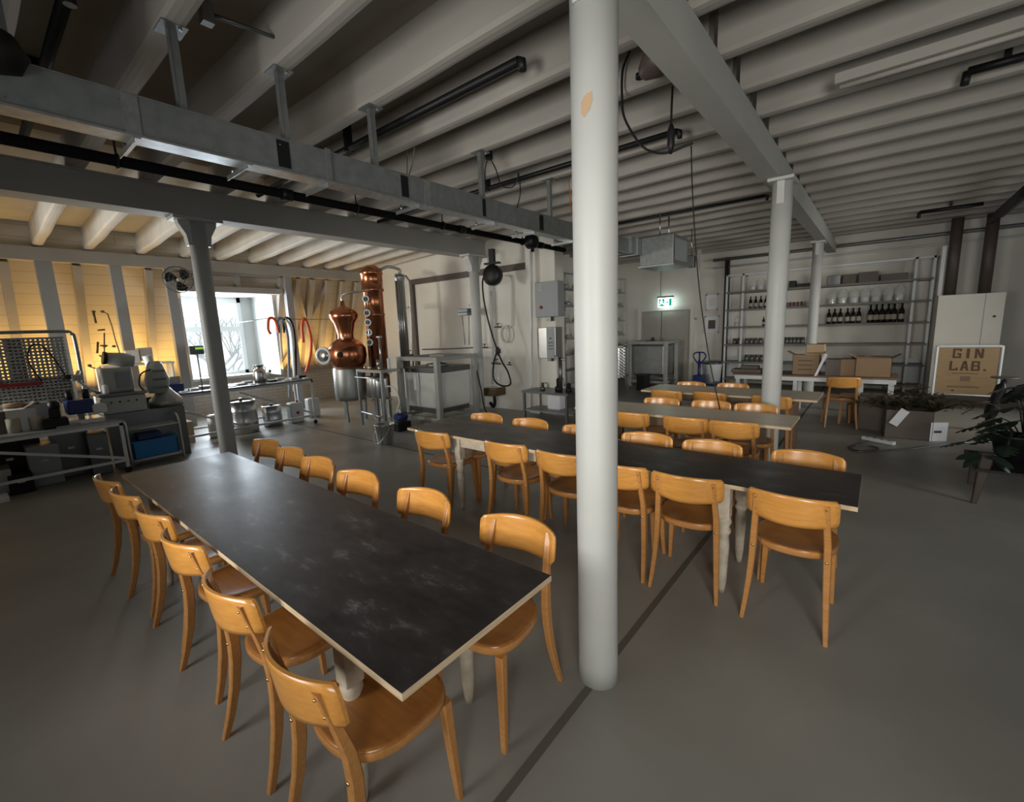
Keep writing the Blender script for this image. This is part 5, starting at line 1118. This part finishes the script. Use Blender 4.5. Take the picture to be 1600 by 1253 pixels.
MB().box(-hx, hx, -.6, .6, 0, hz).build('panels', 'wall', t); MB().box(hx*.42, hx*.44, -.603, -.6, .6, hz).build('panel_joint', 'steel_dark', t); MB().lathe([(.02, 0), (.02, .01)], seg=10, mtx=Matrix.Translation((hx*.75, -.6, hz-.42)) @ Matrix.Rotation(PI/2, 4, 'X')).build('knob', 'black', t)
for i, (a, lab) in enumerate(((1487, 'left brown grey riser pipe above the white partition'), (1541, 'right brown grey riser pipe above the white partition'))):
    c_ = px(a, 430, 'y', 12.5); o = MB().tube([(0, 0, 0), (0, 0, JB-hz)], .09, 16).build('riser_pipe', 'duct_brown'); o.location = (c_.x, 12.5, hz); tag(o, lab, 'pipe')
o = MB().box(-.9, .9, -.35, .35, 0, .12).build('wooden_platform', 'darkbrown'); o.location = (1.3, 11.5, 0); tag(o, 'low dark wooden platform behind the sign feet', 'platform')
# shelf frame right of the unit
o = MB().box(-.03, .03, -.03, .03, 0, 2.95).build('white_upright', 'white_metal'); o.location = (px(1463, 500, 'y', 12.4).x, 12.4, 0); tag(o, 'single white upright between shelf unit and partition', 'post')
# ------------------------------------------------------------------ plants at the right edge
TX, TY = .76, 5.5
t = thing('plant_stand', 'dark wooden stand with black top at the right edge', 'stand', (TX, TY, 0))
MB().box(-.02, 1.5, -.03, .7, .30, .325).build('top_board', 'black', t)
limb([(0, 0, 0), (.03, .02, .30), (.05, .03, .46)], [.035, .075, .10], [.035, .06, .08]).build('leg', 'darkbrown', t)
for a, b_ in ((1.4, 0), (0.05, .62), (1.4, .62)): MB().box(a-.025, a+.025, b_-.025, b_+.025, 0, .30).build('leg', 'darkbrown', t)
def leaf(b, c_, d, n, L_, W_, cuts=True):
    d = d.normalized(); s = d.cross(n).normalized(); n = s.cross(d); N = 14; up = []
    for side in (1, -1):
        prev = None
        for i in range(N+1):
            u = i/N; w_ = W_*math.sin(PI*min(1, u*1.02))**.6*(1-.35*u); 
            if cuts and i % 3 == 2 and 2 < i < N-1: w_ *= .45
            pm = c_ + d*(L_*u) - n*(L_*.25*u*u); pe = pm + s*(side*w_) - n*(w_*.25)
            if prev: b.quad(prev[0], prev[1], pe, pm)
            prev = (pm, pe)
def plant(loc, label, n, h, seed, pot=True, Lm=.26):
    random.seed(seed); t = thing('leafy_plant', label, 'plant', loc)
    if pot: MB().lathe([(.10, 0), (.15, .22), (.16, .24), (.14, .24), (.13, .20)], seg=20).build('pot', 'black', t)
    for k in range(n):
        a = 2*PI*k/n + random.uniform(-.3, .3); r = random.uniform(.12, .34); z = h*random.uniform(.35, 1); base = Vector((0, 0, .2)); tip = Vector((r*math.cos(a), r*math.sin(a), z))
        s_ = MB().tube([base, base.lerp(tip, .5) + Vector((0, 0, .08)), tip], .007, 6).build('stem', 'leaf', t)
        b = MB(); leaf(b, tip, Vector((math.cos(a), math.sin(a), -.25)), Vector((0, 0, 1)), Lm*random.uniform(.8, 1.15), Lm*.5); b.build('leaf', 'leaf', s_)
    return t
plant((1.30, 5.85, .325), 'dark glossy split leaf plant on the stand at the right edge', 15, .62, 3)
plant((1.02, 5.95, .325), 'lower leafy plant left on the stand', 8, .3, 12, True, .2)
plant((1.35, 7.4, 0), 'bushy dark plant on the floor behind the plant stand', 14, .85, 21)
t = thing('hanging_leaf_cluster', 'drooping dark leaves around the stand leg', 'plant', (TX+.03, TY, .46)); random.seed(2)
for k, (dx, dz) in enumerate(((-.16, -.02), (-.13, -.12), (.12, -.04), (.15, -.12), (.02, .02))):
    b = MB(); leaf(b, Vector((dx*.3, -.02, .0)), Vector((dx, -.1, dz)), Vector((0, -.3, 1)), .17, .05, False); b.build('leaf', 'leaf', t)
p = px(1555, 640, 'y', 9.0)
t = thing('black_figure_stand', 'black curved stand with flat plate behind the plants at the right', 'stand', (p.x, 9.0, 0))
MB().tube(curve_pts([(-.02, 0, 0), (-.04, 0, .25), (.0, 0, .5), (.04, 0, .68), (.06, 0, .74)], 4), [.05]*4+[.07]*4+[.06]*4+[.03]*4+[.02], 10).build('body', 'black', t)
MB().tube(curve_pts([(0, 0, .45), (.12, 0, .52), (.25, 0, .66), (.5, 0, .70)], 4), [.06]*4+[.05]*4+[.03]*4+[.02], 8).build('arm', 'black', t)
MB().lathe([(.14, .76), (.14, .775)], (.05, 0, 0), 20).build('plate', 'duct_brown', t)
